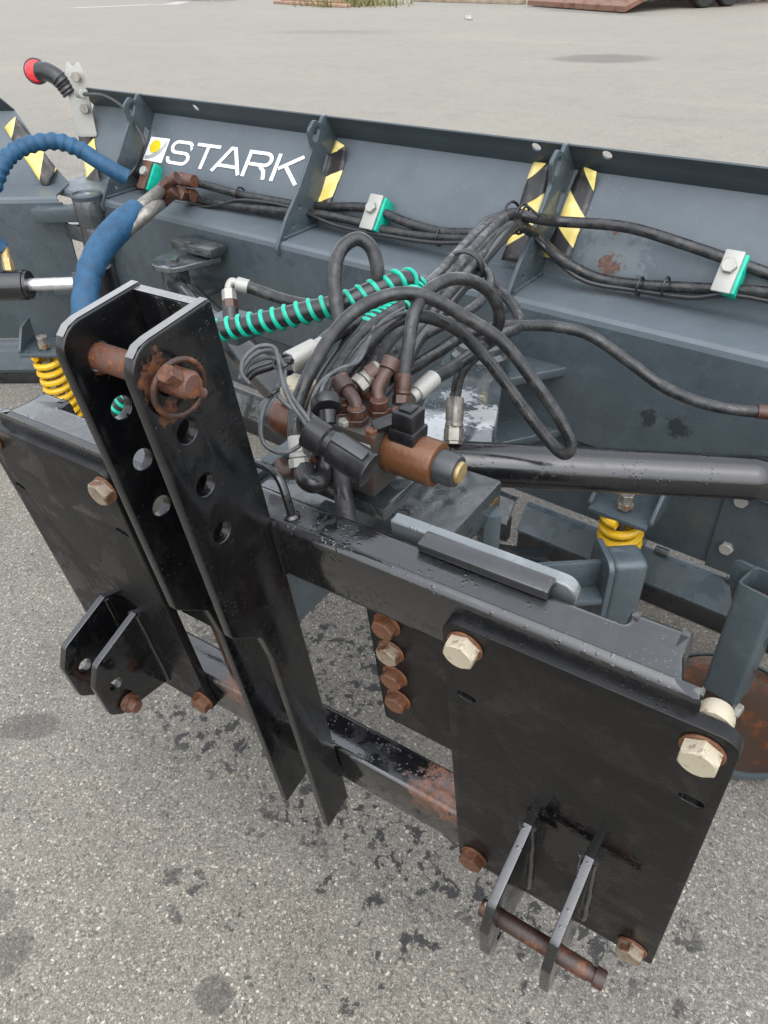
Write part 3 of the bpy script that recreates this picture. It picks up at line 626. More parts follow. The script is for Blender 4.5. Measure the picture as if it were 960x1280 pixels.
# second steering cylinder running to a lug on the box
lugc = Vector((-1.3972, 1.1049, 0.6888))
lug = plate('cylinder_lug', rounded([(-.09, .1, 0), (-.085, -.03, .05), (-.03, -.085, .05), (.06, -.07, .05), (.10, .1, 0)]), [], .018, axes(lugc, BD, BN, (0, 0, 1)), 'grey_wet', plough, .003)
part('lug_cap', 'grey_dirty', lug, lambda b: (box(b, (0.02, .08, .035), (.2, .07, .03), axes(lugc, BD, BN, (0, 0, 1)), .004), cyl(b, lugc + Vector((.0, -.02, .008)), lugc + Vector((.0, -.02, .022)), .022, 20)))
part('lug_plate', 'grey_dirty', lug, lambda b: (box(b, (0, .02, -.10), (.18, .18, .02), axes(lugc, BD, BN, (0, 0, 1)), .004), cyl(b, lugc + Vector((.0, -.02, -.11)), lugc + Vector((.0, -.02, 0)), .045, 24)))
e1 = lugc + Vector((0, -.03, -.055)); e2 = Vector((-.12, .36, .70))
sc2 = part('hydraulic_cylinder', 'black_gloss', plough, lambda b: lathe(b, [(.028, 0), (.03, .05), (.03, .2), (.043, .201), (.043, (e2 - e1).length - .01), (.036, (e2 - e1).length)], frame_z(e1, e2), 36))

# ---------------------------------------------------------------- decals, tape
sl = Vector((0, .13, .182)).normalized()      # up the slope
def onslope(b, quad_pts, off=.0015):
    nrm = Vector((0, -.851, .525))
    vs = [tuple(BM @ (Vector(p) + nrm * off)) for p in quad_pts]; return vs
q_bl, q_br, q_tl, q_tr = Vector((-1.9005, -0.0412, 0.8872)), Vector((-1.2362, -0.0381, 0.8922)), Vector((-1.8752, 0.0044, 0.9612)), Vector((-1.2254, 0.0098, 0.9699))
NB = Vector((0, -.851, .525))
def tp(s, t, off=.0025): return BM @ ((q_bl * (1 - s) + q_br * s) * (1 - t) + (q_tl * (1 - s) + q_tr * s) * t + NB * off)
def stroke(b, pts, wid, closed=False):
    """flat ribbon of width wid (in t units) along pts in letter space (s*ASP, t)"""
    P = [Vector(p) for p in pts]; k = len(P); Lf = []; Rt = []
    for i in range(k):
        if i == 0: t = (P[1] - P[0]).normalized(); m = 1
        elif i == k - 1: t = (P[-1] - P[-2]).normalized(); m = 1
        else:
            a = (P[i] - P[i - 1]).normalized(); c = (P[i + 1] - P[i]).normalized(); t = (a + c).normalized(); m = 1 / max(.45, t.dot(a))
        q = Vector((-t.y, t.x)) * wid / 2 * m; Lf.append(P[i] + q); Rt.append(P[i] - q)
    vs = []; fs = []
    for off in (.0012, .003):
        for p in Lf + Rt: vs.append(tp(p.x / 5.2, p.y, off))
    for i in range(k - 1):
        top = 2 * k; fs.append((top + i, top + k + i, top + k + i + 1, top + i + 1)); fs.append((i, top + i, top + i + 1, i + 1)); fs.append((k + i, k + i + 1, top + k + i + 1, top + k + i))
    fs.append((0, k, 3 * k, 2 * k)); fs.append((k - 1, 3 * k - 1, 4 * k - 1, 2 * k - 1))
    b.add(vs, fs)
W_ = .122; lo, hi, md = W_ / 2, 1 - W_ / 2, .5
def arc(cx, cy, rx, ry, a0, a1, k=6): return [(cx + rx * math.cos(R(a0 + (a1 - a0) * i / k)), cy + ry * math.sin(R(a0 + (a1 - a0) * i / k))) for i in range(k + 1)]
rr = (md - lo) / 2
letters = {
 'S': [[(.84, .78)] + arc(.66, hi - rr, .18, rr, 10, 90) + arc(.22, hi - rr, .2, rr, 90, 270) + arc(.66, lo + rr, .2, rr, 90, -90) + arc(.2, lo + rr, .2, rr, 270, 180)],
 'T': [[(1.02, hi), (1.98, hi)], [(1.5, hi - W_ / 2), (1.5, 0)]],
 'A': [[(1.98, 0), (2.43, hi + .02), (2.58, hi + .02), (3.03, 0)], [(2.16, .27), (2.84, .27)]],
 'R': [[(3.20, 0), (3.20, hi)] , [(3.13, hi)] + arc(3.82, hi - .22, .22, .22, 90, -90) + [(3.2, hi - .44)], [(3.72, hi - .50), (3.90, .30), (3.98, 0)]],
 'K': [[(4.28, 0), (4.28, 1)], [(5.12, 1), (4.38, .47)], [(4.6, .60), (5.16, 0)]]}
for ch in 'STARK':
    o = part('letter', 'white', blade, lambda b: [stroke(b, p, W_) for p in letters[ch]], 0)
# emblem: white square, grey swoosh, yellow disc
e_bl, e_br, e_tl, e_tr = Vector((-2.0315, -0.0430, 0.8843)), Vector((-1.9227, -0.0425, 0.8850)), Vector((-2.0133, 0.0033, 0.9592)), Vector((-1.9069, 0.0043, 0.9609))
def ep(s, t, off): return BM @ ((e_bl * (1 - s) + e_br * s) * (1 - t) + (e_tl * (1 - s) + e_tr * s) * t + NB * off)
def patch(b, poly, off):
    k = len(poly); b.add([ep(x, y, .0008) for x, y in poly] + [ep(x, y, off) for x, y in poly], [tuple(range(k, 2 * k))] + [(i, (i + 1) % k, k + (i + 1) % k, k + i) for i in range(k)])
emb = part('emblem', 'white', blade, lambda b: patch(b, [(0, 0), (1, 0), (1, 1), (0, 1)], .002), 0)
part('emblem_swoosh', 'decal_grey', emb, lambda b: patch(b, [(.05, .20), (.3, .25), (.55, .40), (.78, .66), (.93, .95), (.95, .72), (.78, .38), (.55, .2), (.3, .1), (.05, .06)], .0032), 0)
part('emblem_disc', 'decal_yellow', emb, lambda b: patch(b, arc(.4, .62, .27, .27, 0, 345, 23), .0045), 0)
def tape(quad, mt, parent, length, wid, flip=False):
    """quad: 4 corners (top-left, top-right, bottom-right, bottom-left) in blade coords, a crinkled strip lifting off the sheet"""
    a, b_, c, d_ = [Vector(q) for q in quad]; nu, nv = 4, 14; vs = []; fs = []; uv = []
    for j in range(nv + 1):
        for i in range(nu + 1):
            s, t = i / nu, j / nv; p = (a * (1 - s) + b_ * s) * (1 - t) + (d_ * (1 - s) + c * s) * t
            p = p + NB * (.004 + .003 * math.sin(7 * t + 2 * s) + random.uniform(0, .003) + (.02 * (1 - t * 6) * s if t < .16 else 0))
            vs.append(tuple(mt @ p)); uv.append((wid * (s if not flip else 1 - s), length * t))
    for j in range(nv):
        for i in range(nu): q = j * (nu + 1) + i; fs.append((q, q + 1, q + nu + 2, q + nu + 1))
    me = bpy.data.meshes.new('warning_tape'); me.from_pydata(vs, [], fs); ul = me.uv_layers.new(name='UVMap')
    for lp in me.loops: ul.data[lp.index].uv = uv[lp.vertex_index]
    o = finish('warning_tape', me, 'tape', parent, 60)
    sm = o.modifiers.new('thickness', 'SOLIDIFY'); sm.thickness = .001; return o
tape(((-1.1233, 0.0433, 1.0241), (-1.0594, 0.0326, 1.0068), (-1.0765, -0.0798, 0.8245), (-1.1518, -0.0806, 0.8234)), BM, blade, .28, .06)
tape(((-0.4262, 0.0508, 1.0363), (-0.3705, 0.0465, 1.0294), (-0.3509, -0.0865, 0.8138), (-0.4239, -0.0890, 0.8097)), BM, blade, .30, .065)
tape(((-0.2902, 0.0538, 1.0411), (-0.2322, 0.0447, 1.0264), (-0.2336, -0.0716, 0.8379), (-0.3074, -0.0732, 0.8354)), BM, blade, .30, .065, True)
tape(((-2.5100, 0.0193, 0.9853), (-2.4178, 0.0284, 1.0000), (-2.2452, -0.1084, 0.7783), (-2.3319, -0.1144, 0.7685)), BM, blade, .28, .05)
tape(((-0.3646, 0.0149, 0.9781), (-0.3059, 0.0302, 1.0029), (-0.1618, -0.0696, 0.8411), (-0.2099, -0.1108, 0.7744)), WM, wing, .3, .055)

# marker light on its rubber arm
mk = part('marker_bracket', 'galv', plough, lambda b: b.addmesh(prism(rounded([(-.042, -.15, .012), (.042, -.15, .012), (.042, .07, .02), (.03, .12, .01), (.0, .085, .01), (-.014, .125, .008), (-.042, .06, .01)]), [], .006), (lambda X_: axes((-2.2841, 1.5369, 1.0782), X_, Vector((-.12, .1, .985)) , X_.cross(Vector((-.12, .1, .985)))))(Vector((.9, .436, 0)))))
arm_p = [(-2.3230, 1.5300, 1.0797), (-2.3377, 1.5211, 1.1103), (-2.3547, 1.5125, 1.1350), (-2.3966, 1.5058, 1.1529), (-2.4359, 1.4989, 1.1546)]
part('light_arm', 'hose_wet', mk, lambda b: [sweep(b, catmull(arm_p, 8), lambda t: .031 + .002 * math.sin(t * 60) * (1 if t < .45 else 0) + .004 * t, 16)])
part('light_housing', 'plastic', mk, lambda b: lathe(b, [(.03, -.06), (.043, -.03), (.047, 0), (.046, .014), (.041, .015)], frame_z((-2.4589, 1.5007, 1.1535), (-2.3759, 1.4018, 1.1672)), 28))
part('red_lens', 'lens', mk, lambda b: lathe(b, [(.040, .0), (.040, .019), (.034, .026), (.015, .029)], frame_z((-2.4589, 1.5007, 1.1535), (-2.3759, 1.4018, 1.1672)), 28))
for p_, q_ in (((-2.2411, 1.5084, 1.1434), (-2.2783, 1.5365, 1.1387)), ((-2.2240, 1.5020, 1.0364), (-2.2684, 1.5357, 1.0290))): part('light_bolt', 'steel_dull', mk, lambda b: cyl(b, p_, q_, .018, 6))
part('light_cable', 'hose_wet', mk, lambda b: sweep(b, catmull([(-2.2382, 1.5032, 1.0876), (-2.1504, 1.4861, 1.0919), (-2.0742, 1.4900, 1.0903), (-2.0296, 1.5065, 1.0696), (-1.9849, 1.5030, 1.0462), (-1.8930, 1.4655, 0.9994), (-1.8469, 1.4418, 0.9533), (-1.8833, 1.4246, 0.8849), (-1.9061, 1.3863, 0.8425)], 6), .0065, 8))
part('cable_gland', 'galv', mk, lambda b: cyl(b, (-2.2605, 1.5200, 1.0843), (-2.1913, 1.4894, 1.0919), .016, 12))

# ---------------------------------------------------------------- hoses
def hose(pts, r, mat='hose', name='hydraulic_hose', parent=None, per=9, sides=14):
    k_ = len(pts); pts = [Vector(p) + (Vector((random.gauss(0, 1), random.gauss(0, 1), random.gauss(0, 1))) * .0013 if 0 < i < k_ - 1 else Vector((0, 0, 0))) for i, p in enumerate(pts)]
    return part(name, mat, parent or plough, lambda b: sweep(b, catmull(pts, per), r, sides), 60)
def ferrule(parent, p0, p1, r, mat='steel_dull', nut=True):
    p0, p1 = Vector(p0), Vector(p1); L = (p1 - p0).length
    return part('hose_fitting', mat, parent, lambda b: (lathe(b, [(r * .93, 0), (r, .002), (r, L * .5), (r * .94, L * .53), (r * .94, L * .56), (r, L * .58), (r, L * .66), (r * .8, L * .7), (r * .8, L)], frame_z(p0, p1), 20),
        cyl(b, p0 + (p1 - p0) * .70, p1, r * 1.12, 6) if nut else None), 30)

# A: the big loop reaching over the cylinder
hA = hose([(-0.0453, 0.0771, 0.9442), (-0.0559, 0.0901, 0.9668), (-0.0704, 0.1216, 0.9962), (-0.0779, 0.1831, 1.0371), (-0.0744, 0.2444, 1.0694), (-0.0523, 0.2905, 1.0874), (-0.0242, 0.3282, 1.0915), (0.0103, 0.3548, 1.0782), (0.0511, 0.3856, 1.0481), (0.1028, 0.4139, 1.0069), (0.1594, 0.4283, 0.9464), (0.2009, 0.4385, 0.8929), (0.2263, 0.4403, 0.8503), (0.2199, 0.4365, 0.8256), (0.1910, 0.4502, 0.8294), (0.1335, 0.4565, 0.8800), (0.0743, 0.4436, 0.9440), (0.0296, 0.4190, 1.0009), (0.0015, 0.3838, 1.0333), (-0.0237, 0.3480, 1.0459), (-0.0402, 0.3005, 1.0389), (-0.0505, 0.2455, 1.0189), (-0.0505, 0.1899, 0.9903), (-0.0399, 0.1546, 0.9595)], .0103)
ferrule(hA, (-0.0505, 0.0856, 0.9577), (-0.0328, 0.0653, 0.9215), .0135, 'galv')
# B: valve block to cylinder port
hB = hose([(0.0308, 0.2348, 0.9789), (0.0233, 0.2491, 1.0006), (0.0087, 0.2817, 1.0312), (-0.0011, 0.3204, 1.0652), (-0.0032, 0.3680, 1.0864), (0.0108, 0.4229, 1.0868), (0.0294, 0.4759, 1.0646), (0.0446, 0.5091, 1.0230), (0.0402, 0.5250, 0.9769), (0.0123, 0.5248, 0.9306), (-0.0110, 0.5032, 0.8905), (-0.0160, 0.4883, 0.8524), (-0.0057, 0.4661, 0.8198)], .0103)
ferrule(hB, (0.0230, 0.2497, 1.0015), (0.0349, 0.2258, 0.9657), .0128, 'fit_rust')
ferrule(hB, (-0.0137, 0.4846, 0.8466), (0.0088, 0.4425, 0.7823), .0165, 'steel_dull')
# C: small upright loop
hC = hose([(-0.1389, 0.3302, 0.9957), (-0.1603, 0.3423, 1.0255), (-0.1850, 0.3700, 1.0752), (-0.1951, 0.4072, 1.1077), (-0.1839, 0.4380, 1.1168), (-0.1630, 0.4515, 1.0992), (-0.1480, 0.4416, 1.0599), (-0.1515, 0.4404, 1.0277), (-0.1536, 0.4175, 1.0037)], .0118)
# D: green spiral guarded hoses
spA = [(-0.6913, 0.2026, 0.7002), (-0.6456, 0.2341, 0.7681), (-0.5559, 0.2586, 0.8620), (-0.4804, 0.2740, 0.9228), (-0.4133, 0.2897, 0.9567), (-0.3574, 0.3118, 0.9727), (-0.3004, 0.3344, 0.9883), (-0.2350, 0.3662, 1.0079), (-0.1870, 0.3948, 1.0204), (-0.1482, 0.4358, 1.0368), (-0.1243, 0.4749, 1.0456), (-0.1134, 0.5046, 1.0370)]
spB = [(-0.1141, 0.5139, 1.0311), (-0.0947, 0.4582, 1.0214), (-0.0968, 0.4059, 1.0149), (-0.1035, 0.3561, 1.0146), (-0.1017, 0.3077, 1.0096), (-0.0957, 0.2550, 0.9965), (-0.0862, 0.1989, 0.9770), (-0.0707, 0.1554, 0.9502)]
def spiral(pts, R0, r, pitch, t0, t1):
    P = catmull(pts, 14); L = [0]
    for i in range(1, len(P)): L.append(L[-1] + (P[i] - P[i - 1]).length)
    out = []; u = (P[1] - P[0]).orthogonal().normalized(); step = pitch / 16; s = t0 * L[-1]; i = 0
    while s < t1 * L[-1]:
        while i < len(L) - 2 and L[i + 1] < s: i += 1
        f = (s - L[i]) / max(1e-6, L[i + 1] - L[i]); p = P[i].lerp(P[i + 1], f); T = (P[i + 1] - P[i]).normalized()
        u = (u - T * u.dot(T)).normalized(); w = T.cross(u); a = 2 * math.pi * s / pitch
        out.append(p + (u * math.cos(a) + w * math.sin(a)) * R0); s += step
    return out
hD = hose(spA, .0175, 'hose_wet', 'guarded_hose'); part('spiral_guard', 'green', hD, lambda b: sweep(b, spiral(spA, .0182, .003, .0225, .03, .99), .0042, 6), 60)
hD2 = hose(spB, .0155, 'hose_wet', 'guarded_hose'); part('spiral_guard', 'green', hD2, lambda b: sweep(b, spiral(spB, .0165, .003, .0155, .0, .5), .004, 6), 60)
# E: elbow hose on the second cylinder
hE = hose([(-0.4814, 0.4686, 0.9732), (-0.4478, 0.4805, 0.9610), (-0.3906, 0.4846, 0.9559), (-0.3245, 0.4888, 0.9608), (-0.2533, 0.4840, 0.9855), (-0.1881, 0.4946, 1.0152)], .0118)
part('hose_fitting', 'galv', hE, lambda b: (cyl(b, (-0.4989, 0.4606, 0.9774), (-0.4770, 0.4704, 0.9718), .0145, 16), sweep(b, catmull([(-0.4962, 0.4623, 0.9774), (-0.5083, 0.4578, 0.9815), (-0.5106, 0.4495, 0.9739), (-0.5067, 0.4431, 0.9637)], 6), .008, 12), cyl(b, (-0.5087, 0.4463, 0.9688), (-0.5004, 0.4359, 0.9510), .0145, 6)))
part('hose_fitting', 'fit_rust', hE, lambda b: cyl(b, (-0.5009, 0.4367, 0.9522), (-0.4941, 0.4287, 0.9382), .0155, 6))
part('hose_fitting', 'hose_wet', hE, lambda b: cyl(b, (-0.4946, 0.4295, 0.9394), (-0.4849, 0.4167, 0.9177), .016, 16))
part('port_block', 'grey', plough, lambda b: box(b, (-0.4918, 0.4281, 0.9021), (.07, .06, .05), None, .004))
# F: long hose out to the right
hF = hose([(-0.0240, 0.2455, 0.9484), (-0.0218, 0.2878, 0.9604), (-0.0226, 0.3463, 0.9591), (-0.0247, 0.4299, 0.9534), (-0.0288, 0.5376, 0.9424), (-0.0098, 0.6294, 0.9299), (0.0243, 0.7004, 0.9162), (0.0708, 0.7503, 0.9031), (0.1290, 0.7751, 0.8867), (0.2080, 0.7702, 0.8550), (0.2854, 0.7642, 0.8233), (0.3614, 0.7711, 0.8069), (0.4227, 0.7922, 0.8008), (0.4623, 0.8044, 0.8013)], .0112)
ferrule(hF, (0.4507, 0.7978, 0.8027), (0.5206, 0.8268, 0.7989), .0135, 'fit_rust')
part('hose_fitting', 'fit_rust', hF, lambda b: sweep(b, catmull([(0.5182, 0.8252, 0.7990), (0.5495, 0.8416, 0.7935), (0.5741, 0.8409, 0.7742), (0.5927, 0.8216, 0.7300)], 6), .010, 14), 60)
# G: hose with bright ferrule beside the pivot
hG = hose([(0.0198, 0.3404, 0.9540), (0.0234, 0.3992, 0.9499), (0.0236, 0.4838, 0.9434), (0.0175, 0.5904, 0.9329), (0.0109, 0.6927, 0.9178), (-0.0497, 0.7846, 0.9152), (-0.1364, 0.8453, 0.9312)], .0112)
part('hose_fitting', 'galv', hG, lambda b: (cyl(b, (0.0222, 0.3437, 0.9560), (0.0150, 0.2995, 0.9456), .0145, 20), cyl(b, (0.0156, 0.3008, 0.9465), (0.0130, 0.2884, 0.9431), .011, 16)))
# bundle climbing to the blade
BR = .0135
bundle = [
 ([(-0.0314, 0.1518, 0.9501), (-0.0409, 0.2087, 0.9872), (-0.0447, 0.2791, 1.0016), (-0.0695, 0.4124, 1.0015), (-0.1102, 0.5904, 0.9960), (-0.1573, 0.7984, 0.9955), (-0.2073, 1.0009, 0.9909), (-0.2237, 1.1363, 0.9867), (-0.1843, 1.1814, 0.9736), (-0.1562, 1.2815, 0.9436), (0.0054, 1.2886, 0.9504), (0.1630, 1.2861, 0.9325), (0.3497, 1.2812, 0.8977), (0.5068, 1.2686, 0.8703), tuple(BM @ Vector((.85, -.09, .865))), tuple(BM @ Vector((1.24, -.09, .865)))], BR),
 ([(-0.0075, 0.2221, 0.9769), (-0.0226, 0.2901, 0.9972), (-0.0613, 0.4377, 0.9899), (-0.1028, 0.6144, 0.9836), (-0.1494, 0.8205, 0.9806), (-0.1931, 0.9986, 0.9775), (-0.2056, 1.1290, 0.9647), (-0.2107, 1.2658, 0.9061), (-0.1331, 1.2496, 0.8656), (-0.0366, 1.2619, 0.8271), (0.0755, 1.2630, 0.8283), (0.2255, 1.2610, 0.8462), (0.3643, 1.2499, 0.8659), (0.5128, 1.2380, 0.8638), tuple(BM @ Vector((.85, -.1, .825))), tuple(BM @ Vector((1.24, -.1, .825)))], BR),
 ([(0.0002, 0.2767, 0.9817), (-0.0391, 0.3881, 0.9849), (-0.0775, 0.5343, 0.9757), (-0.1123, 0.6893, 0.9738), (-0.1535, 0.8731, 0.9753), (-0.1943, 1.0520, 0.9709), (-0.2196, 1.1774, 0.9623), (-0.2470, 1.1946, 0.9350), (-0.2790, 1.1959, 0.9103)], BR * .95),
 ([(-0.0204, 0.2005, 0.9961), (-0.0450, 0.3135, 1.0067), (-0.0872, 0.4940, 1.0052), (-0.1476, 0.7191, 1.0002), (-0.2009, 0.9177, 0.9938), (-0.2312, 1.0737, 0.9896), (-0.2389, 1.1788, 0.9785), (-0.2432, 1.2114, 0.9509), (-0.2786, 1.2171, 0.9170)], BR * .9),
 ([(-0.0813, 0.3229, 1.0111), (-0.1132, 0.5375, 1.0064), (-0.1726, 0.7643, 1.0026), (-0.2130, 0.9173, 1.0025), (-0.2379, 1.0446, 0.9957), (-0.2366, 1.1279, 0.9870), (-0.2340, 1.1433, 0.9687), (-0.2419, 1.0997, 0.9595)], .008)]
bundle += [
 ([(-0.0413, 0.0775, 0.8912), (-0.0499, 0.1047, 0.9281), (-0.0584, 0.1424, 0.9600), (-0.0686, 0.1905, 0.9879), (-0.0763, 0.2525, 1.0127), (-0.0788, 0.3222, 1.0253), (-0.0903, 0.4207, 1.0264), (-0.1238, 0.5984, 1.0152), (-0.1817, 0.8220, 1.0067), (-0.2193, 0.9996, 0.9985), (-0.2429, 1.1430, 0.9751), (-0.2482, 1.1966, 0.9382)], .0105),
 ([(-0.0478, 0.1139, 0.9033), (-0.0582, 0.1509, 0.9357), (-0.0607, 0.1937, 0.9687), (-0.0659, 0.2574, 0.9934), (-0.0634, 0.3301, 1.0056), (-0.0688, 0.4367, 1.0113), (-0.1151, 0.6170, 0.9959), (-0.1648, 0.8489, 0.9903), (-0.2103, 1.0495, 0.9802), (-0.2336, 1.1627, 0.9564), (-0.2653, 1.1985, 0.9196)], .0105),
 ([(-0.0342, 0.2282, 0.9535), (-0.0478, 0.2824, 0.9740), (-0.0462, 0.3501, 0.9813), (-0.0414, 0.4440, 0.9818), (-0.0406, 0.5325, 0.9794), (-0.0422, 0.6213, 0.9790), (-0.0733, 0.7216, 0.9803), (-0.1371, 0.8034, 0.9858), (-0.1870, 0.9461, 0.9815), (-0.2303, 1.1374, 0.9593)], .0095)]
bh = [hose(p, r, 'hose_wet' if i in (2, 4) else 'hose') for i, (p, r) in enumerate(bundle)]
def ring(b, c, ax, rx, r=.0035):
    f = frame_z(c, Vector(c) + Vector(ax)); sweep(b, [f @ Vector((rx * math.cos(2 * math.pi * i / 20), rx * math.sin(2 * math.pi * i / 20), 0)) for i in range(21)], r, 6)
part('cable_tie', 'plastic', bh[0], lambda b: (ring(b, (-0.1303, 0.7213, 0.9896), Vector((-0.1604, 0.8482, 0.9862)) - Vector((-0.0987, 0.6000, 0.9981)), .036), ring(b, (-0.1310, 0.7291, 0.9904), Vector((-0.1604, 0.8482, 0.9862)) - Vector((-0.0987, 0.6000, 0.9981)), .036)))
part('cable_tie', 'plastic', bh[0], lambda b: (ring(b, (-0.2197, 1.1335, 0.9804), (.8, -.1, .2), .036), ring(b, (-0.2092, 1.1624, 0.9711), (.8, -.1, 0), .034), sweep(b, catmull([(-0.1991, 1.1276, 0.9919), (-0.1923, 1.1456, 1.0069), (-0.1681, 1.1395, 0.9986), (-0.1517, 1.1312, 0.9936)], 5), .0035, 6)))
# hoses clipped along the blade
run1 = hose([(-1.6011, 1.3870, 0.8639), (-1.4877, 1.3880, 0.8549), (-1.3465, 1.3867, 0.8478), (-1.1952, 1.3947, 0.8409), (-1.0969, 1.3868, 0.8446), (-0.9642, 1.3762, 0.8609), (-0.8100, 1.3538, 0.8804), (-0.7336, 1.3477, 0.8753), (-0.6384, 1.3301, 0.8624), (-0.5255, 1.3211, 0.8556), (-0.4212, 1.2927, 0.8754), (-0.3432, 1.2664, 0.8953)], .0135)
run2 = hose([(-1.6153, 1.3881, 0.8107), (-1.4880, 1.3780, 0.8092), (-1.3334, 1.3656, 0.8150), (-1.1709, 1.3626, 0.8233), (-0.9757, 1.3470, 0.8395), (-0.8445, 1.3365, 0.8424), (-0.7511, 1.3291, 0.8357), (-0.6320, 1.3195, 0.8363), (-0.5191, 1.3105, 0.8436), (-0.4022, 1.2811, 0.8661), (-0.3349, 1.2657, 0.8841)], .0135)
run3 = hose([(-1.7198, 1.3764, 0.7871), (-1.5653, 1.3641, 0.7866), (-1.4242, 1.3628, 0.8097), (-1.3293, 1.3653, 0.8364), (-1.1777, 1.3732, 0.8377), (-1.0352, 1.3418, 0.8429), (-0.8948, 1.3205, 0.8252), (-0.7072, 1.3055, 0.8245), (-0.5343, 1.2917, 0.8328), (-0.3962, 1.2706, 0.8590)], .006, 'hose_wet', 'cable')
run4 = hose([(-0.2590, 1.2596, 0.9251), (-0.2006, 1.2550, 0.8983), (-0.1311, 1.2494, 0.8496), (-0.0495, 1.2429, 0.8204), (0.0605, 1.2541, 0.8163), (0.1978, 1.2432, 0.8255), (0.3701, 1.2394, 0.8519), tuple(BM @ Vector((.85, -.1, .80))), tuple(BM @ Vector((1.24, -.1, .80)))], .006, 'hose_wet', 'cable')
run0a = hose([(-1.9733, 1.4318, 0.8493), (-1.9076, 1.4366, 0.8494), (-1.8427, 1.4364, 0.8476)], .016); run0b = hose([(-1.9991, 1.4339, 0.8058), (-1.9274, 1.4332, 0.8022), (-1.8620, 1.4380, 0.8027)], .016)
for (h_, u) in ((run1, (-1.3465, 1.3867, 0.8478)), (run2, (-0.5191, 1.3105, 0.8436)), (run4, (0.0789, 1.2527, 0.8281))):
    part('cable_tie', 'plastic', h_, lambda b: ring(b, u, BD, .022, .003))
part('cable_tie', 'plastic', run4, lambda b: ring(b, (0.1404, 1.2478, 0.8408), BD, .022, .003))
# clamps on the blade
def clamp(c, mat, w=.06, h=.14, t=.03):
    c = Vector(c); m = axes(c, BD, NB.y * BN + Vector((0, 0, NB.z)), Vector((0, 0, 0)) - BD.cross(NB.y * BN + Vector((0, 0, NB.z))))
    m = axes(c, BD, BN * .581 + Vector((0, 0, .814)), BN * -.814 + Vector((0, 0, .581)))
    g = part('hose_clamp', 'green', plough, lambda b: box(b, (.014, 0, 0), (w * .75, h * .95, .05), m, .004))
    part('clamp_plate', mat, g, lambda b: box(b, (0, 0, .03), (w, h, .008), m, .003))
    place('bolt', mid_bolt['galv'], m @ Matrix.Translation((0, 0.01, .034)), g); return g
clamp((-0.7613, 1.3500, 0.8619), 'galv', .05, .105); clamp((0.2731, 1.2672, 0.8831), 'galv', .044, .098)
clamp((-1.8367, 1.4359, 0.8371), 'rust_pin', .045, .105)
# rusty tee fittings
def fit(pts, r, mat='fit_rust', parent=None): return part('hose_fitting', mat, parent, lambda b: [cyl(b, pts[i], pts[i + 1], r[i], 6 if i % 2 else 16) for i in range(len(pts) - 1)])
fit([(-1.5300, 1.3613, 0.8741), (-1.5809, 1.3653, 0.8731), (-1.5983, 1.3567, 0.8782), (-1.6250, 1.3588, 0.8750)], [.022, .024, .019], 'rust_pin', run1)
fit([(-1.5426, 1.3623, 0.8249), (-1.5943, 1.3664, 0.8233), (-1.5048, 1.2539, 0.8631), (-1.5256, 1.2556, 0.8630)], [.022, .024, .019], 'rust_pin', run2)
fit([(-1.4909, 1.2528, 0.9129), (-1.5155, 1.2447, 0.9019), (-1.5427, 1.2369, 0.8828), (-1.5706, 1.2291, 0.8635)], [.021, .023, .021], 'fit_rust', run1)
fit([(-1.4996, 1.2435, 0.8711), (-1.5254, 1.2355, 0.8570), (-1.5437, 1.2269, 0.8413), (-1.5711, 1.2191, 0.8241)], [.021, .023, .021], 'fit_rust', run2)
# blue sleeves
sl1 = part('blue_sleeve', 'blue', plough, lambda b: sweep(b, catmull([(-1.3859, 0.9755, 0.8811), (-1.3740, 0.8906, 0.8612), (-1.3556, 0.7998, 0.8297), (-1.3195, 0.7192, 0.7963), (-1.2856, 0.6627, 0.7577), (-1.2471, 0.6123, 0.7058), (-1.2512, 0.5991, 0.6269), (-1.2641, 0.6266, 0.5330), (-1.2674, 0.6809, 0.4617)], 10), lambda t: .040 - .004 * t + .0022 * math.sin(t * 9 + 4 * t * t) + (.0018 * math.sin(t * 70) if .3 < t < .62 else 0), 20, False), 60)
part('hydraulic_hose', 'steel_dull', sl1, lambda b: (sweep(b, catmull([(-1.5482, 1.2172, 0.8711), (-1.3869, 1.0241, 0.9027), (-1.3816, 0.9500, 0.8830), (-1.3738, 0.8751, 0.8605)], 6), .02, 14), sweep(b, catmull([(-1.5485, 1.2072, 0.8322), (-1.3573, 1.0153, 0.8872), (-1.3515, 0.9402, 0.8660), (-1.3565, 0.8696, 0.8412)], 6), .02, 14)), 60)
def ribbed(b):
    P = catmull([(-1.9373, 0.8347, 0.7215), (-1.9621, 0.8144, 0.7681), (-1.9870, 0.8358, 0.8445), (-1.9808, 0.8963, 0.9075), (-1.9785, 0.9430, 0.9579), (-1.9818, 0.9988, 0.9892), (-1.9672, 1.0685, 1.0056), (-1.9264, 1.1402, 1.0046), (-1.8727, 1.1820, 0.9770), (-1.8284, 1.2096, 0.9405), (-1.7894, 1.2370, 0.9081), (-1.7570, 1.2659, 0.8822)], 12)
    sweep(b, P, lambda t: .027 + (.003 * math.sin(t * 165) if .2 < t < .74 else 0), 18, False)
part('blue_sleeve', 'blue', plough, ribbed, 60)

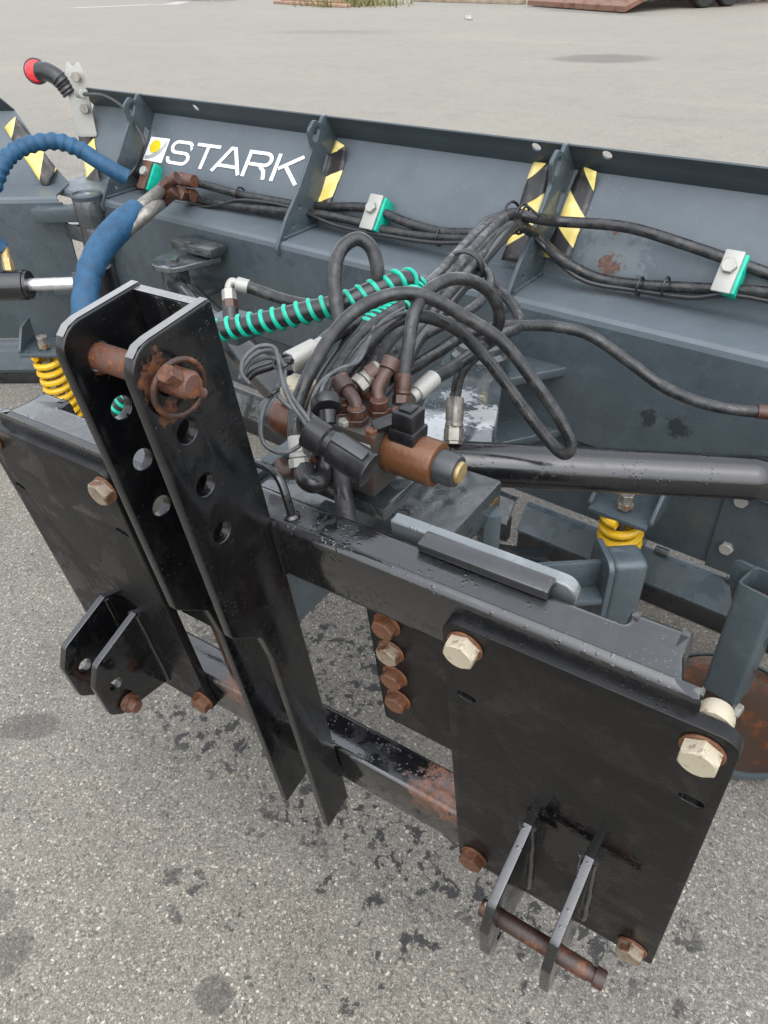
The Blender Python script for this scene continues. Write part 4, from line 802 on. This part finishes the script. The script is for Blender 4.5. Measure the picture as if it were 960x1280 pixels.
# ---------------------------------------------------------------- valve block with solenoids
VX = Vector((1, 0, 0)); vc = Vector((0.0092, 0.1569, 0.9250))
VM = axes(vc, (.999, 0, -.03), (0, 1, 0), (.03, 0, .999))
vb = part('valve_block', 'steel_dark', plough, lambda b: (box(b, (0, 0, 0), (.10, .085, .10), VM, .003), box(b, (-.07, .02, -.01), (.06, .09, .08), VM, .003)))
part('valve_stand', 'grey_dirty', plough, lambda b: (box(b, (-.02, .03, -.085), (.16, .12, .025), VM, .003), box(b, (.0, .02, -.14), (.012, .12, .10), VM, .002)))
for i_, (x_, y_) in enumerate(((-.04, -.033), (.04, -.033), (.04, .033), (-.005, -.034))):
    place('cap_screw', mid_bolt['galv'] if i_ == 3 else mid_bolt['bolt_rust'], VM @ Matrix.Translation((x_, y_, .05)) @ Matrix.Scale(.5, 4), vb)
part('block_plug', 'steel_dull', vb, lambda b: (cyl(b, VM @ Vector((.012, -.042, -.02)), VM @ Vector((.012, -.052, -.02)), .013, 6), cyl(b, VM @ Vector((-.03, -.042, .015)), VM @ Vector((-.03, -.050, .015)), .010, 6)))
part('rating_plate', 'galv', vb, lambda b: box(b, (.03, -.0432, .028), (.03, .0015, .018), VM, .0004))
ax0 = VM @ Vector((.05, 0, -.005))
so = part('solenoid', 'solenoid', plough, lambda b: lathe(b, [(.031, 0), (.033, .003), (.033, .012), (.0322, .0125), (.0322, .0145), (.033, .015), (.033, .073), (.0315, .078), (.028, .0795), (.026, .0795)], VM @ axes((.05, .0, .012), (0, 1, 0), (0, 0, 1), (1, 0, 0)), 36))
part('solenoid_cap', 'plastic_grey', so, lambda b: lathe(b, [(.024, 0), (.024, .024), (.022, .03), (.018, .031)], VM @ axes((.129, .0, .012), (0, 1, 0), (0, 0, 1), (1, 0, 0)), 28))
part('brass_button', 'brass', so, lambda b: lathe(b, [(.016, 0), (.016, .004), (.0145, .006)], VM @ axes((.159, .0, .012), (0, 1, 0), (0, 0, 1), (1, 0, 0)), 24))
part('coil_plug', 'plastic', so, lambda b: (box(b, (.078, .0, .067), (.034, .036, .034), VM, .004), box(b, (.078, .0, .048), (.042, .042, .02), VM, .004), box(b, (.078, .0, .0855), (.02, .022, .004), VM, .001)))
part('plug_gland', 'plastic', so, lambda b: (cyl(b, VM @ Vector((.063, -.004, .067)), VM @ Vector((.038, -.024, .055)), .0105, 8), sweep(b, catmull([VM @ Vector((.040, -.022, .056)), VM @ Vector((.015, -.042, .03)), VM @ Vector((-.02, -.055, .0))], 5), .005, 8)))
so2 = part('solenoid', 'solenoid_dark', plough, lambda b: lathe(b, [(.029, 0), (.031, .004), (.031, .06), (.029, .066), (.026, .067)], VM @ axes((-.095, .01, -.006), (0, -1, 0), (0, 0, 1), (-1, 0, 0)), 36))
part('solenoid_cap', 'plastic_grey', so2, lambda b: lathe(b, [(.025, 0), (.025, .02), (.018, .03)], VM @ axes((-.162, .01, -.006), (0, -1, 0), (0, 0, 1), (-1, 0, 0)), 28))
part('coil_plug', 'zinc', so2, lambda b: box(b, (-.125, .015, .042), (.05, .045, .035), VM, .004))
# elbows and nuts on top of the block
def elbow(pts, base, r=.0095, mat='fit_rust'):
    base = Vector(base)
    return part('elbow_fitting', mat, vb, lambda b: (sweep(b, catmull(pts, 6), r, 14), cyl(b, base - Vector((0, 0, .018)), base + Vector((0, 0, .004)), .0165, 6), cyl(b, base + Vector((0, 0, .004)), base + Vector((0, 0, .018)), .0135, 16), cyl(b, pts[-2], pts[-1], r * 1.45, 16)))
elbow([(-0.0137, 0.1507, 0.9690), (-0.0208, 0.1623, 0.9873), (-0.0203, 0.1724, 0.9982), (-0.0126, 0.1839, 1.0053), (-0.0038, 0.1979, 1.0142), (0.0048, 0.2100, 1.0213)], (-0.0154, 0.1536, 0.9736))
elbow([(0.0324, 0.1704, 0.9729), (0.0251, 0.1801, 0.9893), (0.0192, 0.1875, 1.0020), (0.0193, 0.1981, 1.0137), (0.0223, 0.2105, 1.0254), (0.0231, 0.2223, 1.0380)], (0.0299, 0.1744, 0.9792))
elbow([(-0.0280, 0.2216, 0.9582), (-0.0315, 0.2296, 0.9698), (-0.0330, 0.2389, 0.9814), (-0.0287, 0.2503, 0.9909)], (-0.0291, 0.2234, 0.9611), .009, 'rust_dark')
part('hose_fitting', 'galv', vb, lambda b: (cyl(b, (-0.1292, 0.1736, 1.0149), (-0.1146, 0.2197, 1.0218), .0165, 20), cyl(b, (-0.1163, 0.2178, 1.0209), (-0.1127, 0.2373, 1.0233), .0125, 16)))
hH = hose([(-0.1160, 0.2334, 1.0214), (-0.1117, 0.2691, 1.0245), (-0.1163, 0.3144, 1.0282), (-0.1285, 0.3632, 1.0247)], .0125)
for a_, b_, r_, m_ in (((-0.0095, 0.1773, 1.0040), (0.0035, 0.2162, 1.0208), .0135, 'steel_dull'), ((-0.0325, 0.1555, 0.9717), (-0.0403, 0.1841, 0.9929), .0135, 'fit_rust'), ((-0.0288, 0.1038, 0.9616), (-0.0379, 0.1292, 0.9800), .0145, 'steel_dull'), ((-0.0335, 0.0789, 0.9205), (-0.0467, 0.0998, 0.9371), .0145, 'fit_rust')):
    ferrule(vb, b_, a_, r_, m_)
elbow([(0.0198, 0.1332, 0.9744), (0.0142, 0.1422, 0.9887), (0.0066, 0.1483, 1.0013), (-0.0114, 0.1567, 1.0076), (-0.0312, 0.1658, 1.0159)], (0.0177, 0.1366, 0.9798), .0095, 'rust_dark')
# large hanging connector
pa, pb = Vector((0.0198, 0.0402, 1.0049)), Vector((0.1040, 0.0425, 0.9773))
pg = part('trailer_plug', 'plastic', plough, lambda b: (lathe(b, [(.014, -.012), (.0225, -.008), (.0225, .018), (.019, .021), (.019, .029), (.0225, .032), (.0235, .045), (.0235, .083), (.0245, .085), (.0245, (pb - pa).length), (.021, (pb - pa).length + .001)], frame_z(pa, pb), 12)))
part('plug_rib', 'plastic_grey', pg, lambda b: box(b, (0, .022, .055), (.016, .008, .05), frame_z(pa, pb, (0, -.3, 1)), .002))
part('rubber_cap', 'plastic', plough, lambda b: (lathe(b, [(.019, 0), (.0215, .004), (.0215, .014), (.019, .017)], frame_z((-0.0042, 0.1000, 1.0059), (-0.0160, 0.1129, 1.0125)), 24), cyl(b, (-0.0042, 0.1000, 1.0059), (0.0028, 0.0908, 0.9903), .012, 14)))
def cab(pts, r=.0031, mat='cable'): return hose(pts, r, mat, 'cable', plough, 8, 8)
c1 = cab([(-0.0894, 0.0471, 1.0450), (-0.1014, 0.0483, 1.0554), (-0.1047, 0.0597, 1.0706), (-0.0958, 0.0775, 1.0839), (-0.0793, 0.0891, 1.0843), (-0.0599, 0.0810, 1.0773), (-0.0518, 0.0699, 1.0587), (-0.0341, 0.0543, 1.0448), (-0.0140, 0.0513, 1.0261), (0.0141, 0.0438, 1.0132)])
c2 = cab([(-0.1153, 0.0563, 1.0414), (-0.1163, 0.0703, 1.0577), (-0.1048, 0.0886, 1.0694), (-0.0813, 0.0929, 1.0732), (-0.0580, 0.0827, 1.0610), (-0.0503, 0.0742, 1.0457), (-0.0315, 0.0608, 1.0332), (0.0055, 0.0440, 1.0200), (0.0180, 0.0412, 1.0074)])
c3 = cab([(-0.1199, 0.0657, 1.0385), (-0.1154, 0.0811, 1.0523), (-0.1023, 0.0974, 1.0606), (-0.0794, 0.0968, 1.0593), (-0.0580, 0.0707, 1.0476), (-0.0523, 0.0547, 1.0421), (-0.0346, 0.0452, 1.0349), (-0.0141, 0.0475, 1.0220), (0.0086, 0.0409, 1.0142)])
c4 = cab([(-0.0538, 0.0492, 1.0371), (-0.0574, 0.0371, 1.0264), (-0.0550, 0.0231, 1.0088), (-0.0445, 0.0121, 0.9885), (-0.0285, 0.0121, 0.9765), (-0.0128, 0.0224, 0.9761), (-0.0038, 0.0358, 0.9842), (0.0030, 0.0395, 1.0001)])
c5 = cab([(0.0258, 0.0420, 0.9855), (0.0142, 0.0386, 0.9737), (-0.0029, 0.0436, 0.9754), (-0.0142, 0.0654, 0.9916), (-0.0293, 0.1034, 1.0120), (-0.0382, 0.1363, 1.0219), (-0.0341, 0.1727, 1.0259), (-0.0280, 0.2076, 1.0267), (-0.0396, 0.2517, 1.0343), (-0.0559, 0.2936, 1.0431)])
c6 = cab([(-0.0151, 0.1011, 0.9986), (-0.0284, 0.1225, 1.0158), (-0.0383, 0.1535, 1.0243), (-0.0319, 0.1892, 1.0258), (-0.0369, 0.2372, 1.0329), (-0.0542, 0.3087, 1.0419), (-0.0732, 0.4060, 1.0306)])
c7 = cab([(-0.1227, 0.0701, 1.0287), (-0.1130, 0.0859, 1.0390), (-0.0973, 0.1024, 1.0456), (-0.0883, 0.1130, 1.0506), (-0.0682, 0.1043, 1.0424)], .006, 'plastic')
c8 = cab([(0.0422, 0.0411, 0.9888), (0.0294, 0.0678, 0.9780), (0.0257, 0.0930, 0.9585), (0.0392, 0.1143, 0.9386)], .0022, 'plastic')
part('cable_tie', 'plastic', c1, lambda b: (ring(b, (-0.0624, 0.0859, 1.0679), (.2, .3, -.9), .013, .0022), cyl(b, (-0.0507, 0.0840, 1.0737), (-0.0426, 0.0823, 1.0741), .005, 6)))
part('cable_tie', 'plastic', c1, lambda b: ring(b, (-0.0508, 0.0480, 1.0419), (.5, .1, -.7), .008, .0025))
# drop pipe and lower elbow by the block
part('drop_hose', 'hose_wet', plough, lambda b: sweep(b, catmull([(-0.0281, 0.0684, 0.9214), (-0.0136, 0.0560, 0.9134), (-0.0014, 0.0616, 0.9104), (-0.0066, 0.0869, 0.9090), (-0.0176, 0.1157, 0.9327)], 6), .015, 14), 60)
part('drop_hose', 'hose', plough, lambda b: sweep(b, catmull([(0.0135, 0.1036, 0.9293), (0.0222, 0.0894, 0.9068), (0.0378, 0.0700, 0.8900), (0.0604, 0.0476, 0.8647)], 6), .0135, 14), 60)
hI = hose([(-0.0403, 0.0704, 0.9161), (-0.0565, 0.0757, 0.9008), (-0.0822, 0.0905, 0.8864), (-0.1087, 0.1101, 0.8779)], .011, 'fit_rust')

# ================================================================ LOOSE PINS (things of their own)
tp_ = empty('top_link_pin', hv(-.036, -.047, .878))
IM = lambda o: Matrix.Translation(-Vector(o.location))
def tpart(name, mat, root, fn, smooth=35):
    mb = MB(); fn(mb); k = Vector(root.location); mb.v = [(x - k.x, y - k.y, z - k.z) for x, y, z in mb.v]
    return mb.build(name, mat, root, smooth)
pr = HM @ axes((0, -.047, .878), (0, 1, 0), (0, 0, 1), (1, 0, 0))
tpart('pin_shaft', 'rust_pin', tp_, lambda b: lathe(b, [(.0115, .054), (.0145, .048), (.0148, .024), (.0148, -.094), (.0148, -.13), (.013, -.134)], pr, 28))
ld = Vector((0, -.62, .78)); lq = hv(.043, -.047, .878) ; lv = (HM.to_3x3() @ ld)
tpart('lynch_pin', 'rust_pin', tp_, lambda b: (cyl(b, lq - lv * .028, lq + lv * .016, .0052, 14), cyl(b, lq + lv * .014, lq + lv * .031, .0098, 6)))
def ringp(b):
    f = HM @ axes((.034, -.049, .872), (0, 1, 0), (0, 0, 1), (1, 0, 0)) @ Matrix.Rotation(R(6), 4, 'X')
    sweep(b, [f @ Vector((.0275 * math.cos(2 * math.pi * i / 40), .0305 * math.sin(2 * math.pi * i / 40), .006 * math.cos(2 * math.pi * i / 40))) for i in range(41)], .0031, 10)
tpart('pull_ring', 'rust_dark', tp_, ringp)
tag(tp_, 'rusty top link pin with pull ring through the head of the tall mast', 'hitch pin', 'hitch pins')
lp = empty('lower_link_pin', hv(.44, -.084, .104))
pr2 = HM @ axes((0, -.084, .104), (0, 1, 0), (0, 0, 1), (1, 0, 0))
tpart('pin_shaft', 'rust_dark', lp, lambda b: lathe(b, [(.0115, .368), (.0125, .371), (.0125, .528), (.0105, .531), (.0105, .536), (.0135, .537), (.0135, .548), (.012, .551)], pr2, 26))
def ring2(b):
    f = HM @ axes((.379, -.084, .104), (0, 1, 0), (0, 0, 1), (1, 0, 0))
    sweep(b, [f @ Vector((.019 * math.cos(2 * math.pi * i / 30), -.006 + .021 * math.sin(2 * math.pi * i / 30), .003 * math.sin(2 * math.pi * i / 30))) for i in range(31)], .0016, 8)
    cyl(b, HM @ Vector((.377, -.084, .077)), HM @ Vector((.377, -.084, .127)), .003, 8)
tpart('spring_ring', 'galv', lp, ring2)
tag(lp, 'long brown rusty pin through the two lugs near the bottom bolt, nearest the camera', 'hitch pin', 'hitch pins')
lp2 = empty('lower_link_pin', hv(-.456, -.082, .046))
pr3 = HM @ axes((0, -.082, .046), (0, 1, 0), (0, 0, 1), (1, 0, 0))
tpart('pin_shaft', 'rust_pin', lp2, lambda b: lathe(b, [(.011, -.53), (.0125, -.527), (.0125, -.402), (.019, -.401), (.019, -.39), (.013, -.389), (.013, -.376), (.011, -.374)], pr3, 26))
tag(lp2, 'short rusty pin in the lugs of the farther hitch plate, behind the mast', 'hitch pin', 'hitch pins')

# ================================================================ FAR BACKGROUND
def far_box(name, p0, p1, w, h, mat, z0=0.0, parent=None, root=None):
    p0, p1 = Vector((*p0, 0)), Vector((*p1, 0)); d_ = p1 - p0; X = d_.normalized(); Y = Vector((-X.y, X.x, 0))
    b = MB(); c_ = Vector((0, 0, 0)) if root is None else Vector(root.location)
    box(b, (d_.length / 2, w / 2, z0 + h / 2), (d_.length, w, h), axes(p0 - c_, X, Y, (0, 0, 1)), .015)
    return b.build(name, mat, parent if parent else root, 30)
# long reddish plank with worn ends
rp = empty('wooden_plank', (-19.9, 25.4, 0)); tag(rp, 'long reddish plank lying beside dry grass at the far edge of the yard', 'plank')
far_box('board', (-22.2, 26.3), (-17.7, 24.7), .3, .10, 'wood_red', 0.0, None, rp)
far_box('board', (-22.0, 26.5), (-18.2, 25.15), .22, .07, 'wood_red', .102, None, rp)
# stack of grey timbers
ts = empty('timber_stack', (-14.8, 27.9, 0)); tag(ts, 'stack of grey weathered timbers left of the rusty ramp', 'timber stack')
for i in range(3): far_box('timber', (-17.3 + .1 * i, 28.5 + .34 * i), (-12.3 - .2 * i, 27.3 + .34 * i), .3, .16, 'wood', 0.0, None, ts)
for i in range(3): far_box('timber', (-17.0 + .1 * i, 28.6 + .34 * i), (-12.6 - .3 * i, 27.45 + .34 * i), .3, .16, 'wood', .163, None, ts)
# concrete blocks
for i, (a, b_) in enumerate((((-29.6, 28.2), (-28.0, 27.85)), ((-27.7, 27.9), (-26.2, 27.5)))):
    cb_ = empty('concrete_block', ((a[0] + b_[0]) / 2, (a[1] + b_[1]) / 2, 0))
    far_box('block', a, b_, .8, .55, 'concrete', 0.0, None, cb_); far_box('lifting_strip', (a[0] + .3, a[1] + .3), (b_[0] - .3, b_[1] + .38), .1, .05, 'steel_dull', .551, None, cb_)
    tag(cb_, ('concrete block nearer the left edge at the top of the picture', 'concrete block next to the other one, closer to the long reddish plank')[i], 'concrete block', 'concrete blocks')
# red machine with a lowered rusty ramp
rmn = empty('ramp_trailer', (-8.9, 27.2, 0)); tag(rmn, 'red trailer with a lowered rusty ramp at the far edge of the yard', 'trailer')
def tlocal(fn, name, mat):
    b = MB(); fn(b); k = Vector(rmn.location); b.v = [(x - k.x, y - k.y, z - k.z) for x, y, z in b.v]; return b.build(name, mat, rmn, 30)
TD = Vector((-7.6 + 11.7, 23.95 - 26.5, 0)).normalized(); TN = Vector((-TD.y, TD.x, 0))
TMx = axes((-11.7, 26.5, 0), TD, TN, (0, 0, 1))
def ramp_(b):
    b.add([(0, 0, .03), (4.8, 0, .03), (4.6, 1.9, .62), (.3, 1.9, .62), (0, 0, .16), (4.8, 0, .16), (4.6, 1.9, .74), (.3, 1.9, .74)], [(0, 1, 5, 4), (1, 2, 6, 5), (2, 3, 7, 6), (3, 0, 4, 7), (4, 5, 6, 7), (3, 2, 1, 0)], TMx)
tlocal(ramp_, 'ramp', 'rust_plate')
tlocal(lambda b: [box(b, (.5 + i * .95, 1.0, .41), (.08, 1.8, .05), TMx @ Matrix.Translation((0, 0, .0)), .004, Matrix.Rotation(R(17), 4, 'X')) for i in range(5)], 'ramp_rib', 'rust')
tlocal(lambda b: (box(b, (2.4, 4.4, .78), (4.2, 5.0, .22), TMx, .02), box(b, (.35, 4.4, 1.05), (.1, 5.0, .35), TMx, .02), box(b, (4.45, 4.4, 1.05), (.1, 5.0, .35), TMx, .02)), 'trailer_bed', 'red')
for (x, y) in ((4.55, 3.0), (4.55, 3.95), (.2, 3.0), (.2, 3.95)):
    wh = tlocal(lambda b: lathe(b, [(.2, -.14), (.4, -.14), (.44, -.1), (.44, .1), (.4, .14), (.2, .14)], TMx @ axes((x, y, .44), (0, 1, 0), (0, 0, 1), (1, 0, 0)), 28), 'wheel', 'tyre')
    rim_ = tlocal(lambda b: lathe(b, [(.2, -.145), (.2, .145)], TMx @ axes((x, y, .44), (0, 1, 0), (0, 0, 1), (1, 0, 0)), 20), 'rim', 'red'); rim_.parent = wh
tlocal(lambda b: box(b, (5.15, 3.2, .55), (.7, .12, .10), TMx, .01, Matrix.Rotation(R(-35), 4, 'Y')), 'mudguard', 'red')
# dry grass and weeds along the far edge
mb = MB()
for i in range(5200):
    t = random.random()
    if i < 900: x, y = -18.2 + random.gauss(0, .8), 25.9 + random.gauss(0, .5)
    else: x = random.uniform(-24, 14); y = 29.9 + (x + 9) * .02 + random.uniform(0, 2.5) + random.gauss(0, .15) + (0 if x > -12 else 1.0)
    h = random.uniform(.12, .5) * (.8 if i < 900 else 1.3); a = random.uniform(0, 6.28); lx, ly = random.uniform(-.2, .2), random.uniform(-.2, .2); w = .03
    mb.add([(x - w * math.cos(a), y - w * math.sin(a), 0), (x + w * math.cos(a), y + w * math.sin(a), 0), (x + lx, y + ly, h)], [(0, 1, 2)])
gr = mb.build('dry_grass', 'grass', None, 0); tag(gr, 'dry yellow-green grass and weeds along the far edge of the yard', 'grass', kind='stuff')
# small clod on the asphalt
bm = bmesh.new(); bmesh.ops.create_icosphere(bm, subdivisions=3, radius=.1)
for v in bm.verts: v.co *= 1 + .35 * math.sin(9 * v.co.x * 10 + 3) * math.cos(7 * v.co.y * 10); v.co.z = max(v.co.z * .8, -.03) + .03
me = bpy.data.meshes.new('stone'); bm.to_mesh(me); bm.free()
st_ = finish('stone', me, 'concrete', None, 60); st_.location = (-10.78, 20.75, 0); tag(st_, 'small grey stone lying alone on the far asphalt', 'stone')
